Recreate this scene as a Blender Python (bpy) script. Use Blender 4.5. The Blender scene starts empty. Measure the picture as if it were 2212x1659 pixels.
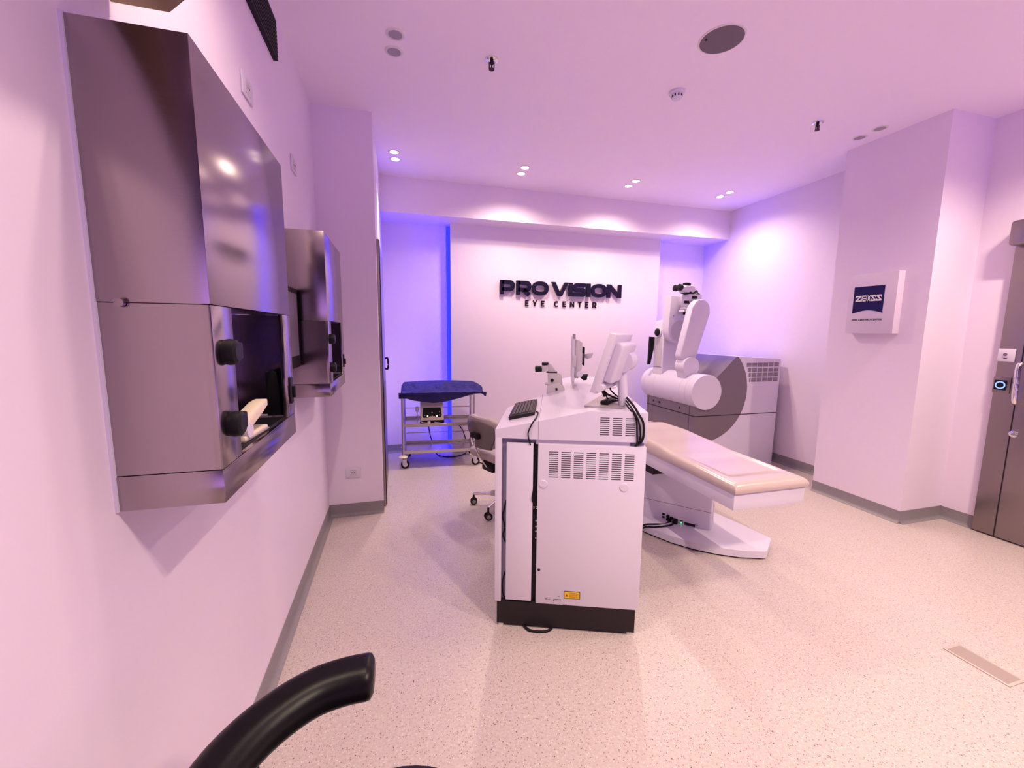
import bpy, bmesh, math, random
from mathutils import Vector, Matrix, noise as mnoise
random.seed(4)
S = bpy.context.scene
COL = S.collection
R = math.radians

# ------------------------------------------------------------------ camera
def make_camera():
    yaw, pit, rol = R(15.5115), R(-7.1971), R(0.5491)
    f = Vector((math.sin(yaw) * math.cos(pit), math.cos(yaw) * math.cos(pit), math.sin(pit)))
    r = Vector((math.cos(yaw), -math.sin(yaw), 0)); u = r.cross(f)
    r2 = r * math.cos(rol) + u * math.sin(rol); u2 = u * math.cos(rol) - r * math.sin(rol)
    cd = bpy.data.cameras.new('camera'); cam = bpy.data.objects.new('camera', cd); COL.objects.link(cam)
    m = Matrix((r2, u2, -f)).transposed().to_4x4(); m.translation = (0, 0, 1.5)
    cam.matrix_world = m
    cd.sensor_fit = 'HORIZONTAL'; cd.sensor_width = 36; cd.lens = 894.19 / 2212 * 36
    cd.clip_start = 0.02
    S.camera = cam
make_camera()

# ------------------------------------------------------------------ world, exposure
W = bpy.data.worlds.new('world'); S.world = W; W.use_nodes = True
WORLD_W, WORLD_COL = 1.15, (1.0, 0.50, 1.60)      # purple fill light added through the open back: bright low, dark above
_wn = W.node_tree; _bg = _wn.nodes['Background']; _bg.inputs[0].default_value = (*WORLD_COL, 1)
_tc = _wn.nodes.new('ShaderNodeTexCoord'); _sx = _wn.nodes.new('ShaderNodeSeparateXYZ'); _wn.links.new(_tc.outputs['Generated'], _sx.inputs[0])
_mr = _wn.nodes.new('ShaderNodeMapRange'); _mr.interpolation_type = 'SMOOTHSTEP'; _wn.links.new(_sx.outputs['Z'], _mr.inputs['Value'])
for _k, _v in (('From Min', -0.35), ('From Max', 0.12), ('To Min', 1.0 * WORLD_W), ('To Max', 0.05 * WORLD_W)): _mr.inputs[_k].default_value = _v
_wn.links.new(_mr.outputs[0], _bg.inputs[1])
S.view_settings.view_transform = 'Standard'; S.view_settings.look = 'None'
S.view_settings.gamma = 1; S.view_settings.use_curve_mapping = False
S.view_settings.exposure = 0.24
# power and colour of each ceiling spot, by row
LAMP_COL = (1.0, 0.80, 0.60)
LAMPS = {'corner': (44, LAMP_COL), 'beam': (50, LAMP_COL), 'beam_end': (36, LAMP_COL), 'left': (40, LAMP_COL), 'centre': (120, LAMP_COL), 'right': (88, LAMP_COL)}
LED_W, LED_COL = 80.0, (0.004, 0.004, 1.0)          # blue strip emission

# ------------------------------------------------------------------ materials
def mat(name, col, rough=0.5, metal=0.0, emit=None, es=0.0, coat=0.0, aniso=0.0, noise=0.0, nscale=200, bump=0.0, bscale=300, spec=0.5):
    m = bpy.data.materials.new(name); m.use_nodes = True
    nt = m.node_tree; b = nt.nodes['Principled BSDF']
    b.inputs['Base Color'].default_value = (*col, 1)
    b.inputs['Roughness'].default_value = rough; b.inputs['Metallic'].default_value = metal
    b.inputs['Specular IOR Level'].default_value = spec
    if coat: b.inputs['Coat Weight'].default_value = coat; b.inputs['Coat Roughness'].default_value = 0.08
    if emit: b.inputs['Emission Color'].default_value = (*emit, 1); b.inputs['Emission Strength'].default_value = es
    tc = nt.nodes.new('ShaderNodeTexCoord')
    nz = nt.nodes.new('ShaderNodeTexNoise'); nz.inputs['Scale'].default_value = nscale; nz.inputs['Detail'].default_value = 3
    nt.links.new(tc.outputs['Object'], nz.inputs['Vector'])
    rp = nt.nodes.new('ShaderNodeMapRange'); rp.inputs['To Min'].default_value = 1 - noise; rp.inputs['To Max'].default_value = 1 + noise * 0.3
    nt.links.new(nz.outputs['Fac'], rp.inputs['Value'])
    mx = nt.nodes.new('ShaderNodeVectorMath'); mx.operation = 'SCALE'; mx.inputs[0].default_value = col
    nt.links.new(rp.outputs['Result'], mx.inputs['Scale']); nt.links.new(mx.outputs[0], b.inputs['Base Color'])
    if bump:
        n2 = nt.nodes.new('ShaderNodeTexNoise'); n2.inputs['Scale'].default_value = bscale; n2.inputs['Detail'].default_value = 4
        nt.links.new(tc.outputs['Object'], n2.inputs['Vector'])
        bp = nt.nodes.new('ShaderNodeBump'); bp.inputs['Strength'].default_value = bump; bp.inputs['Distance'].default_value = 0.002
        nt.links.new(n2.outputs['Fac'], bp.inputs['Height']); nt.links.new(bp.outputs['Normal'], b.inputs['Normal'])
    return m

def steel_mat(name, col, rough, stretch=(3, 3, 900)):
    m = mat(name, col, rough, 1.0)
    nt = m.node_tree; b = nt.nodes['Principled BSDF']
    tc = nt.nodes.new('ShaderNodeTexCoord'); mp = nt.nodes.new('ShaderNodeMapping'); mp.inputs['Scale'].default_value = stretch
    nz = nt.nodes.new('ShaderNodeTexNoise'); nz.inputs['Scale'].default_value = 1; nz.inputs['Detail'].default_value = 4
    nt.links.new(tc.outputs['Object'], mp.inputs['Vector']); nt.links.new(mp.outputs['Vector'], nz.inputs['Vector'])
    b.inputs['Anisotropic'].default_value = 0.45; tg = nt.nodes.new('ShaderNodeTangent'); tg.axis = 'Z'; nt.links.new(tg.outputs[0], b.inputs['Tangent'])
    rr = nt.nodes.new('ShaderNodeMapRange'); rr.inputs['To Min'].default_value = rough * 0.75; rr.inputs['To Max'].default_value = rough * 1.3
    nt.links.new(nz.outputs['Fac'], rr.inputs['Value']); nt.links.new(rr.outputs['Result'], b.inputs['Roughness'])
    bp = nt.nodes.new('ShaderNodeBump'); bp.inputs['Strength'].default_value = 0.012; bp.inputs['Distance'].default_value = 0.0002
    nt.links.new(nz.outputs['Fac'], bp.inputs['Height']); nt.links.new(bp.outputs['Normal'], b.inputs['Normal'])
    return m

def floor_mat():
    m = bpy.data.materials.new('vinyl_floor'); m.use_nodes = True
    nt = m.node_tree; b = nt.nodes['Principled BSDF']; b.inputs['Roughness'].default_value = 0.33
    L = nt.links.new
    tc = nt.nodes.new('ShaderNodeTexCoord')
    def flecks(scale, thr, soft, rnd):
        v = nt.nodes.new('ShaderNodeTexVoronoi'); v.inputs['Scale'].default_value = scale; v.inputs['Randomness'].default_value = 1
        L(tc.outputs['Object'], v.inputs['Vector'])
        mr = nt.nodes.new('ShaderNodeMapRange'); mr.inputs['From Min'].default_value = thr + soft; mr.inputs['From Max'].default_value = thr
        L(v.outputs['Distance'], mr.inputs['Value'])
        sp = nt.nodes.new('ShaderNodeSeparateColor'); L(v.outputs['Color'], sp.inputs[0])
        gt = nt.nodes.new('ShaderNodeMath'); gt.operation = 'GREATER_THAN'; gt.inputs[1].default_value = rnd
        L(sp.outputs[0], gt.inputs[0])
        mu = nt.nodes.new('ShaderNodeMath'); mu.operation = 'MULTIPLY'; L(mr.outputs[0], mu.inputs[0]); L(gt.outputs[0], mu.inputs[1])
        return mu.outputs[0]
    nz = nt.nodes.new('ShaderNodeTexNoise'); nz.inputs['Scale'].default_value = 90; nz.inputs['Detail'].default_value = 5
    L(tc.outputs['Object'], nz.inputs['Vector'])
    cr = nt.nodes.new('ShaderNodeValToRGB')
    cr.color_ramp.elements[0].position = 0.32; cr.color_ramp.elements[0].color = (0.47, 0.39, 0.39, 1)
    cr.color_ramp.elements[1].position = 0.68; cr.color_ramp.elements[1].color = (0.58, 0.50, 0.49, 1)
    L(nz.outputs['Fac'], cr.inputs[0])
    prev = cr.outputs[0]
    for (sc, thr, so, rn, c) in ((130, 0.18, 0.14, 0.62, (0.25, 0.13, 0.12, 1)), (85, 0.13, 0.08, 0.80, (0.07, 0.025, 0.02, 1)), (140, 0.2, 0.12, 0.74, (0.72, 0.66, 0.64, 1))):
        mx = nt.nodes.new('ShaderNodeMix'); mx.data_type = 'RGBA'; mx.inputs[7].default_value = c
        L(flecks(sc, thr, so, rn), mx.inputs[0]); L(prev, mx.inputs[6]); prev = mx.outputs[2]
    L(prev, b.inputs['Base Color'])
    return m

M = {}
M['wall'] = mat('wall_paint_purple_light', (0.80, 0.69, 0.85), 0.6, bump=0.05, bscale=250)  # white walls, with the purple of the ambient light put into the colour
M['ceil'] = mat('ceiling_paint_purple_light', (0.90, 0.79, 0.93), 0.7, bump=0.03)  # white ceiling, tinted to stand in for purple bounce light
M['floor'] = floor_mat()
M['base'] = mat('grey_cove_vinyl', (0.27, 0.24, 0.27), 0.5, noise=0.25, nscale=120)
M['steel'] = steel_mat('brushed_steel', (0.37, 0.31, 0.325), 0.175)
M['steel_trim'] = steel_mat('brushed_steel_trim', (0.55, 0.49, 0.52), 0.32)
M['steel_door'] = steel_mat('door_steel', (0.30, 0.25, 0.26), 0.33)
M['tray'] = steel_mat('trolley_steel', (0.62, 0.57, 0.55), 0.25)
M['bronze'] = steel_mat('brown_steel', (0.20, 0.14, 0.09), 0.35)
M['chrome'] = mat('chrome', (0.8, 0.78, 0.78), 0.12, 1.0)
M['black'] = mat('black_plastic', (0.007, 0.006, 0.009), 0.5, spec=0.2)
M['blackrub'] = mat('black_rubber', (0.008, 0.007, 0.009), 0.6, spec=0.2)
M['leather'] = mat('black_leather', (0.004, 0.003, 0.005), 0.36, spec=0.22, bump=0.12, bscale=700)
M['glass'] = mat('dark_mirror_glass', (0.17, 0.13, 0.14), 0.03, 1.0)
M['screen'] = mat('screen_glass', (0.15, 0.12, 0.14), 0.3, spec=0.25)
M['bezel'] = mat('dark_bezel', (0.025, 0.016, 0.022), 0.75, spec=0.05)
M['white'] = mat('white_lacquer', (0.71, 0.65, 0.81), 0.32, coat=0.2)
M['whitep'] = mat('white_plastic', (0.69, 0.63, 0.78), 0.38)
M['pale'] = mat('pale_grey_plastic', (0.60, 0.55, 0.60), 0.4)
M['cover'] = mat('grey_cover', (0.175, 0.135, 0.165), 0.3, coat=0.3)
M['mid'] = mat('mid_grey_plastic', (0.30, 0.27, 0.31), 0.45)
M['dark'] = mat('dark_grey_plastic', (0.022, 0.017, 0.026), 0.5, spec=0.15)
M['plinth'] = mat('charcoal_plinth', (0.022, 0.015, 0.020), 0.5, spec=0.2)
M['recess'] = mat('recess_grey', (0.30, 0.26, 0.42), 0.5)
M['slot'] = mat('slot_black', (0.006, 0.006, 0.008), 0.8)
M['cush'] = mat('beige_vinyl', (0.55, 0.44, 0.43), 0.24, coat=0.25)
M['seat'] = mat('taupe_upholstery', (0.42, 0.35, 0.36), 0.55, bump=0.1)
M['shell'] = mat('brown_grey_shell', (0.15, 0.12, 0.12), 0.4)
M['drape'] = mat('navy_drape', (0.032, 0.027, 0.155), 0.8, bump=0.15, bscale=60, spec=0.2)
M['navy'] = mat('navy_letter', (0.007, 0.003, 0.030), 0.45, spec=0.2)
M['navy_logo'] = mat('navy_logo_print', (0.011, 0.005, 0.085), 0.45, spec=0.2)
M['inkw'] = mat('white_print', (0.85, 0.82, 0.85), 0.5)
M['ink'] = mat('dark_print', (0.006, 0.004, 0.012), 0.5, spec=0.2)
M['plate'] = mat('foot_plate_grey', (0.42, 0.36, 0.42), 0.4)
M['board'] = mat('sign_board_lacquer_shaded', (0.70, 0.60, 0.74), 0.35)  # white board, the purple shade on its face put into the colour
M['yellow'] = mat('yellow_label', (0.85, 0.50, 0.02), 0.4)
M['ivory'] = mat('ivory_plastic', (0.80, 0.68, 0.55), 0.4)
M['lens'] = mat('lamp_lens_lit', (1, 0.9, 0.8), 0.3, emit=(1, 0.86, 0.58), es=9.0)
M['lens_off'] = mat('lamp_lens_unlit', (0.34, 0.30, 0.33), 0.5)
M['ring'] = mat('white_ring', (0.72, 0.68, 0.70), 0.5)
M['speaker'] = mat('speaker_mesh', (0.17, 0.135, 0.16), 0.7, noise=0.4, nscale=900)
M['led'] = mat('blue_led', (0.05, 0.05, 0.9), 0.5, emit=LED_COL, es=LED_W)
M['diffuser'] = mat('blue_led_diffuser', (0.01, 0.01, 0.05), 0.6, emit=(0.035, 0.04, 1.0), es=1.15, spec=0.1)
M['green'] = mat('green_light', (0.05, 0.6, 0.2), 0.4, emit=(0.05, 0.9, 0.25), es=1.6)
M['lamp_g'] = mat('indicator_light', (0.6, 0.8, 0.5), 0.4, emit=(0.75, 1.0, 0.55), es=1.5)
M['bluering'] = mat('blue_ring_light', (0.05, 0.1, 0.9), 0.4, emit=(0.12, 0.2, 1.0), es=3.0)
M['vent'] = mat('vent_pale', (0.52, 0.44, 0.43), 0.5, noise=0.25, nscale=500)
M['ventd'] = mat('vent_grey', (0.20, 0.17, 0.20), 0.6)

# ------------------------------------------------------------------ mesh helpers
def nb(): return bmesh.new()
def box(bm, x0, x1, y0, y1, z0, z1, bev=0.0, seg=2, X=None):
    vs = [bm.verts.new((x, y, z)) for z in (z0, z1) for y in (y0, y1) for x in (x0, x1)]
    fs = [bm.faces.new([vs[i] for i in q]) for q in ((0, 2, 3, 1), (4, 5, 7, 6), (0, 1, 5, 4), (2, 6, 7, 3), (0, 4, 6, 2), (1, 3, 7, 5))]
    out = vs
    if bev:
        es = list({e for f in fs for e in f.edges})
        r = bmesh.ops.bevel(bm, geom=es, offset=bev, segments=seg, affect='EDGES', profile=0.5)
        out = list({v for f in r['faces'] for v in f.verts} | {v for v in vs if v.is_valid})
    if X is not None:
        for v in out: v.co = X @ v.co
    return out
def prism(bm, pts, a, b, axis='z', bev=0.0, X=None):
    """polygon pts (p,q) extruded from a to b; axis z: (x,y); axis y: (x,z); axis x: (y,z)"""
    def P(p, h):
        return (p[0], p[1], h) if axis == 'z' else ((p[0], h, p[1]) if axis == 'y' else (h, p[0], p[1]))
    lo = [bm.verts.new(P(p, a)) for p in pts]; hi = [bm.verts.new(P(p, b)) for p in pts]
    n = len(pts); fs = [bm.faces.new(lo[::-1]), bm.faces.new(hi)]
    for i in range(n): fs.append(bm.faces.new((lo[i], lo[(i + 1) % n], hi[(i + 1) % n], hi[i])))
    out = lo + hi
    if bev:
        es = list({e for f in fs[:2] for e in f.edges})
        r = bmesh.ops.bevel(bm, geom=es, offset=bev, segments=2, affect='EDGES', profile=0.5)
        out = list({v for f in r['faces'] for v in f.verts} | {v for v in out if v.is_valid})
    if X is not None:
        for v in out: v.co = X @ v.co
    return out
def cyl(bm, p0, p1, r0, r1=None, seg=24):
    r1 = r0 if r1 is None else r1
    p0, p1 = Vector(p0), Vector(p1); d = (p1 - p0).normalized()
    a = d.orthogonal().normalized(); b = d.cross(a)
    A = [bm.verts.new(p0 + (a * math.cos(t) + b * math.sin(t)) * r0) for t in (2 * math.pi * i / seg for i in range(seg))]
    B = [bm.verts.new(p1 + (a * math.cos(t) + b * math.sin(t)) * r1) for t in (2 * math.pi * i / seg for i in range(seg))]
    bm.faces.new(A[::-1]); bm.faces.new(B)
    for i in range(seg): bm.faces.new((A[i], A[(i + 1) % seg], B[(i + 1) % seg], B[i]))
def lathe(bm, prof, p0, axis, seg=28):
    """prof: list of (radius, height along axis)"""
    p0 = Vector(p0); d = Vector(axis).normalized(); a = d.orthogonal().normalized(); b = d.cross(a)
    rings = [[bm.verts.new(p0 + d * h + (a * math.cos(2 * math.pi * i / seg) + b * math.sin(2 * math.pi * i / seg)) * max(r, 1e-5)) for i in range(seg)] for r, h in prof]
    for q in range(len(rings) - 1):
        for i in range(seg): bm.faces.new((rings[q][i], rings[q][(i + 1) % seg], rings[q + 1][(i + 1) % seg], rings[q + 1][i]))
    bm.faces.new(rings[0][::-1]); bm.faces.new(rings[-1])
def smooth_path(pts, n=6):
    pts = [Vector(p) for p in pts]
    if len(pts) < 3: return pts
    out = []
    for i in range(len(pts) - 1):
        p0 = pts[max(i - 1, 0)]; p1 = pts[i]; p2 = pts[i + 1]; p3 = pts[min(i + 2, len(pts) - 1)]
        for k in range(n):
            t = k / n
            out.append(0.5 * ((2 * p1) + (p2 - p0) * t + (2 * p0 - 5 * p1 + 4 * p2 - p3) * t * t + (3 * p1 - p0 - 3 * p2 + p3) * t ** 3))
    out.append(pts[-1]); return out
def sweep(bm, path, section, up=(0, 0, 1), scale=None):
    """section: list of (a,b) in side/up axes"""
    up = Vector(up); rings = []; n = len(path)
    for i, p in enumerate(path):
        t = (path[min(i + 1, n - 1)] - path[max(i - 1, 0)]).normalized()
        s = t.cross(up)
        if s.length < 1e-3: s = t.orthogonal()
        s.normalize(); u = s.cross(t)
        k = scale(i / (n - 1)) if scale else 1.0
        rings.append([bm.verts.new(p + (s * a + u * b) * k) for a, b in section])
    m = len(section)
    for q in range(n - 1):
        for i in range(m): bm.faces.new((rings[q][i], rings[q][(i + 1) % m], rings[q + 1][(i + 1) % m], rings[q + 1][i]))
    bm.faces.new(rings[0][::-1]); bm.faces.new(rings[-1])
def circ(r, n=10, sy=1.0): return [(r * math.cos(2 * math.pi * i / n), r * sy * math.sin(2 * math.pi * i / n)) for i in range(n)]
def tube(bm, pts, r, n=10, sm=6): sweep(bm, smooth_path(pts, sm), circ(r, n))
def rrect(w, h, r, n=5):
    out = []
    for cx, cy, a0 in ((w / 2 - r, h / 2 - r, 0), (-w / 2 + r, h / 2 - r, 90), (-w / 2 + r, -h / 2 + r, 180), (w / 2 - r, -h / 2 + r, 270)):
        for i in range(n + 1):
            a = R(a0 + 90 * i / n); out.append((cx + r * math.cos(a), cy + r * math.sin(a)))
    return out
def obj(name, bm, m, parent=None, smooth=35, loc=None):
    bmesh.ops.recalc_face_normals(bm, faces=bm.faces)
    me = bpy.data.meshes.new(name); bm.to_mesh(me); bm.free()
    me.materials.append(M[m] if isinstance(m, str) else m)
    if smooth:
        me.polygons.foreach_set('use_smooth', [True] * len(me.polygons))
        me.set_sharp_from_angle(angle=R(smooth))
    o = bpy.data.objects.new(name, me); COL.objects.link(o)
    if parent: o.parent = parent
    if loc: o.location = loc
    return o
def tag(o, label, cat, group=None, kind=None):
    if label: o['label'] = label
    if cat: o['category'] = cat
    if group: o['group'] = group
    if kind: o['kind'] = kind
    return o
def thing(name, label, cat, loc=(0, 0, 0), rz=0.0, group=None):
    o = bpy.data.objects.new(name, None); o.empty_display_size = 0.05; COL.objects.link(o)
    o.location = loc; o.rotation_euler = (0, 0, rz)
    return tag(o, label, cat, group)
def struct(name, bm, m, label, cat, parent=None):
    o = obj(name, bm, m, parent)
    if not parent: tag(o, label, cat, kind='structure')
    return o
def dup(root, loc, label, group=None):
    c = root.copy(); COL.objects.link(c); c.location = loc; c['label'] = label
    if group: c['group'] = group
    for ch in list(root.children):
        d = ch.copy(); COL.objects.link(d); d.parent = c
        for g in list(ch.children):
            h = g.copy(); COL.objects.link(h); h.parent = d
    return c
def bobj(name, m, parent, *args, **kw):
    b = nb(); box(b, *args, **kw); return obj(name, b, m, parent)

# ------------------------------------------------------------------ the setting
XL, XR, HC = -0.555, 4.297, 3.105
YB = -2.6
b = nb(); box(b, -0.70, 4.55, YB, 5.34, -0.05, 0); struct('floor', b, 'floor', 'pale pink speckled vinyl floor', 'floor')
b = nb(); box(b, -0.70, 4.55, -0.75, 5.34, HC, HC + 0.08); struct('ceiling', b, 'ceil', 'smooth white ceiling with recessed lamps', 'ceiling')
b = nb(); box(b, -0.70, XL, YB, 3.455, 0, HC); struct('wall_left', b, 'wall', 'long white wall carrying the two steel cabinets', 'wall')
b = nb(); box(b, -0.70, -0.14, 3.455, 5.34, 0, HC); struct('wall_column', b, 'wall', 'white wall corner jutting out beyond the far steel cabinet', 'wall')
b = nb(); box(b, -0.14, 4.45, 5.19, 5.34, 0, HC); struct('wall_back', b, 'wall', 'back wall glowing blue on both sides of the letter panel', 'wall')
b = nb(); box(b, XR, 4.45, 2.95, 5.19, 0, HC); struct('wall_right', b, 'wall', 'right wall behind the laser machine', 'wall')
b = nb(); box(b, 3.86, 4.45, 2.22, 2.95, 0, HC); struct('wall_pillar', b, 'wall', 'white pillar carrying the square sign board', 'wall')
b = nb(); box(b, 4.33, 4.48, YB, 2.22, 0, HC); struct('wall_entry', b, 'wall', 'white wall beside the steel sliding door', 'wall')
b = nb(); box(b, -0.14, XR, 4.74, 5.19, 2.745, HC); struct('trim_1', b, 'wall', 'white dropped beam across the back of the room', 'beam')
b = nb(); box(b, 0.633, 3.462, 5.04, 5.07, 0, 2.745); panel = struct('trim_2', b, 'wall', 'white feature panel standing off the back wall behind the letters', 'panel')
for s, x in ((-1, 0.675), (1, 3.42)):
    b = nb(); box(b, x - 0.008, x + 0.008, 5.125, 5.14, 0.05, 2.74); obj('led_strip', b, 'led', panel)
    xe = 0.633 if s < 0 else 3.462
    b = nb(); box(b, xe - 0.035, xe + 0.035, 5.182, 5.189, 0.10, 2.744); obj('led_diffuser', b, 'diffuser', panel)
def cove(name, p0, p1, nrm, label):
    """coved vinyl skirting from p0 to p1 with room-side normal nrm"""
    b = nb(); p0 = Vector((*p0, 0)); p1 = Vector((*p1, 0)); n = Vector((*nrm, 0))
    prof = [(0, 0), (0.030, 0), (0.030, 0.002), (0.018, 0.006), (0.009, 0.014), (0.005, 0.028), (0.004, 0.100), (0, 0.100)]
    A = [b.verts.new(p0 + n * d + Vector((0, 0, z))) for d, z in prof]; B = [b.verts.new(p1 + n * d + Vector((0, 0, z))) for d, z in prof]
    b.faces.new(A); b.faces.new(B[::-1])
    for i in range(len(prof)): b.faces.new((A[i], B[i], B[(i + 1) % len(prof)], A[(i + 1) % len(prof)]))
    struct(name, b, 'base', label, 'skirting')
cove('baseboard_left', (XL, YB), (XL, 3.455), (1, 0), 'grey coved skirting along the left wall')
cove('baseboard_column', (XL, 3.455), (-0.136, 3.455), (0, -1), 'grey coved skirting under the wall corner')
cove('baseboard_back', (-0.14, 5.19), (0.70, 5.19), (0, -1), 'grey skirting along the blue lit niche behind the trolley')
cove('baseboard_panel', (0.633, 5.04), (3.462, 5.04), (0, -1), 'grey skirting along the letter panel')
cove('baseboard_right', (XR, 2.95), (XR, 5.19), (-1, 0), 'grey skirting along the right wall beside the laser machine')
cove('baseboard_pillar', (3.86, 2.216), (3.86, 2.95), (-1, 0), 'grey skirting along the face of the pillar')
cove('baseboard_return', (3.856, 2.22), (4.33, 2.22), (0, -1), 'grey skirting along the short return of the pillar')
cove('baseboard_entry', (4.33, 2.00), (4.33, 2.22), (-1, 0), 'grey skirting between the pillar and the steel door')

# sliding steel door at the right
b = nb(); box(b, 4.285, 4.33, 0.55, 1.995, 0.012, 2.14, bev=0.003)
door = struct('door_1', b, 'steel_door', 'brushed steel sliding door at the right edge', 'door')
bobj('door_seam', 'dark', door, 4.2835, 4.286, 1.868, 1.874, 0.012, 2.14)
b = nb(); tube(b, [(4.285, 1.86, 1.30), (4.235, 1.86, 1.285), (4.235, 1.855, 1.05), (4.285, 1.855, 1.035)], 0.016, 12); obj('handle', b, 'chrome', door)
b = nb(); lathe(b, [(0.026, 0), (0.024, 0.006), (0.012, 0.008), (0.010, 0.004)], (4.285, 1.852, 0.80), (-1, 0, 0)); obj('lock', b, 'chrome', door)
b = nb(); box(b, 4.20, 4.33, 0.5, 2.0, 2.14, 2.31, bev=0.02, seg=3)
hd = struct('trim_3', b, 'steel_door', 'steel track housing above the sliding door', 'door track')
t = thing('key_switch', 'white key switch plate on the steel door above the blue ring sensor', 'switch', (4.285, 1.953, 1.364))
bobj('plate', 'whitep', t, -0.008, 0, -0.047, 0.043, -0.046, 0.047, bev=0.003)
b = nb(); cyl(b, (-0.008, 0.0, 0.006), (-0.016, 0.0, 0.006), 0.011); obj('key_barrel', b, 'chrome', t)
b = nb(); box(b, -0.0086, -0.008, -0.010, 0.010, -0.024, -0.019); obj('marking', b, 'ink', t)
t = thing('touch_sensor', 'dark touch sensor with glowing blue ring on the steel door', 'sensor', (4.285, 1.957, 1.145))
bobj('plate', 'steel_door', t, -0.006, 0, -0.050, 0.042, -0.058, 0.058, bev=0.003)
bobj('face', 'black', t, -0.010, -0.006, -0.034, 0.034, -0.036, 0.036, bev=0.002)
b = nb(); lathe(b, [(0.020, 0), (0.020, 0.002), (0.0275, 0.002), (0.0275, 0)], (-0.010, 0, 0), (-1, 0, 0)); obj('ring_light', b, 'bluering', t)
b = nb(); cyl(b, (-0.010, 0, 0), (-0.0128, 0, 0), 0.0195); obj('button', b, 'black', t)

# sliding door on the short wall of the niche (seen edge-on)
b = nb(); box(b, -0.14, -0.122, 3.56, 4.52, 0.008, 2.22, bev=0.002)
d2 = struct('door_2', b, 'steel_door', 'steel door seen edge on past the wall corner', 'door')
b = nb(); box(b, -0.122, -0.117, 3.58, 3.64, 0.012, 2.22); obj('door_stile', b, 'black', d2)
b = nb(); tube(b, [(-0.122, 4.36, 1.12), (-0.095, 4.36, 1.12), (-0.095, 4.36, 1.22), (-0.122, 4.36, 1.22)], 0.009, 10); obj('handle', b, 'black', d2)

# ------------------------------------------------------------------ ceiling fittings
def downlight(lit, row=None):
    t = thing('downlight', '', 'ceiling lamp')
    b = nb(); lathe(b, [(0.038, -0.0005), (0.038, -0.004), (0.048, -0.004), (0.053, -0.001), (0.053, 0.0)], (0, 0, 0), (0, 0, 1), 32)
    for f in [f for f in b.faces if len(f.verts) > 4]: b.faces.remove(f)
    obj('trim_ring', b, 'ring', t)
    b = nb(); lathe(b, [(0.0, -0.003), (0.037, -0.003), (0.0375, -0.0005), (0.0, -0.0005)], (0, 0, 0), (0, 0, 1), 28)
    obj('lens', b, 'lens' if lit else 'lens_off', t)
    if lit:
        ld = bpy.data.lights.new('spot', 'SPOT'); ld.energy, ld.color = LAMPS[row]
        ld.spot_size, ld.spot_blend = (R(62), 0.6) if row == 'corner' else (R(154 if row.startswith('beam') else 142), 1.0); ld.shadow_soft_size = 0.03
        lo = bpy.data.objects.new('spot_lamp', ld); COL.objects.link(lo); lo.parent = t; lo.location = (0, 0, -0.035)
    return t
fixtures = {}
def put(row, x, y, label, group):
    if row not in fixtures:
        t = fixtures[row] = downlight(row != 'off', row); t.location = (x, y, HC); t['label'] = label; t['group'] = group; return t
    return dup(fixtures[row], (x, y, HC), label, group)
cols = [(0.017, 'lit pair beside the wall corner'), (1.257, 'second lit pair from the left along the beam'),
        (2.491, 'third lit pair from the left along the beam'), (3.704, 'lit pair in the corner by the right wall')]
for x, w in cols:
    put('corner' if x < 0.1 else ('beam_end' if x > 3 else 'beam'), x, 4.125, 'lit ceiling lamp, nearer of the ' + w, 'lit ceiling lamps by the beam')
    put('corner' if x < 0.1 else ('beam_end' if x > 3 else 'beam'), x + 0.008, 4.285, 'lit ceiling lamp, farther of the ' + w, 'lit ceiling lamps by the beam')
put('off', 0.032, 2.565, 'unlit round ceiling lamp above the left wall, nearer of its pair', 'unlit ceiling lamps')
put('off', 0.024, 2.713, 'unlit round ceiling lamp above the left wall, farther of its pair', 'unlit ceiling lamps')
put('off', 3.679, 2.573, 'unlit round ceiling lamp beside the pillar, nearer of its pair', 'unlit ceiling lamps')
put('off', 3.692, 2.731, 'unlit round ceiling lamp beside the pillar, farther of its pair', 'unlit ceiling lamps')
for row, x, y, w in (('left', 0.024, 1.13, 'left'), ('left', 0.03, 1.28, 'left'), ('centre', 1.257, -0.36, 'centre left'), ('centre', 1.257, -0.21, 'centre left'), ('centre', 2.49, -0.36, 'centre right'), ('centre', 2.49, -0.21, 'centre right'), ('right', 3.69, 1.13, 'right'), ('right', 3.70, 1.28, 'right')):
    put(row, x, y, 'lit ceiling lamp in the near half of the room, %s pair, %s one' % (w, 'nearer' if y in (1.13, -0.36) else 'farther'), 'lit ceiling lamps in front')

def sprinkler(loc, label):
    t = thing('fire_sprinkler', label, 'sprinkler', loc, 0, 'fire sprinklers')
    b = nb(); lathe(b, [(0.040, 0), (0.038, -0.008), (0.026, -0.012), (0.016, -0.004)], (0, 0, 0), (0, 0, 1)); obj('escutcheon', b, 'chrome', t)
    b = nb(); cyl(b, (0, 0, -0.004), (0, 0, -0.03), 0.011, 0.008); box(b, -0.017, -0.012, -0.003, 0.003, -0.055, -0.02); box(b, 0.012, 0.017, -0.003, 0.003, -0.055, -0.02); box(b, -0.017, 0.017, -0.003, 0.003, -0.026, -0.020)
    cyl(b, (0, 0, -0.03), (0, 0, -0.055), 0.004); obj('sprinkler_body', b, 'dark', t)
    b = nb(); cyl(b, (0, 0, -0.055), (0, 0, -0.058), 0.017); obj('deflector', b, 'dark', t)
    return t
sp = sprinkler((0.583, 2.62, HC), 'dark metal fire sprinkler on the ceiling left of the speaker')
dup(sp, (3.131, 2.64, HC), 'dark metal fire sprinkler on the ceiling near the pillar')
t = thing('ceiling_speaker', 'large round grey speaker grille in the ceiling', 'speaker', (1.76, 2.10, HC))
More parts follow.
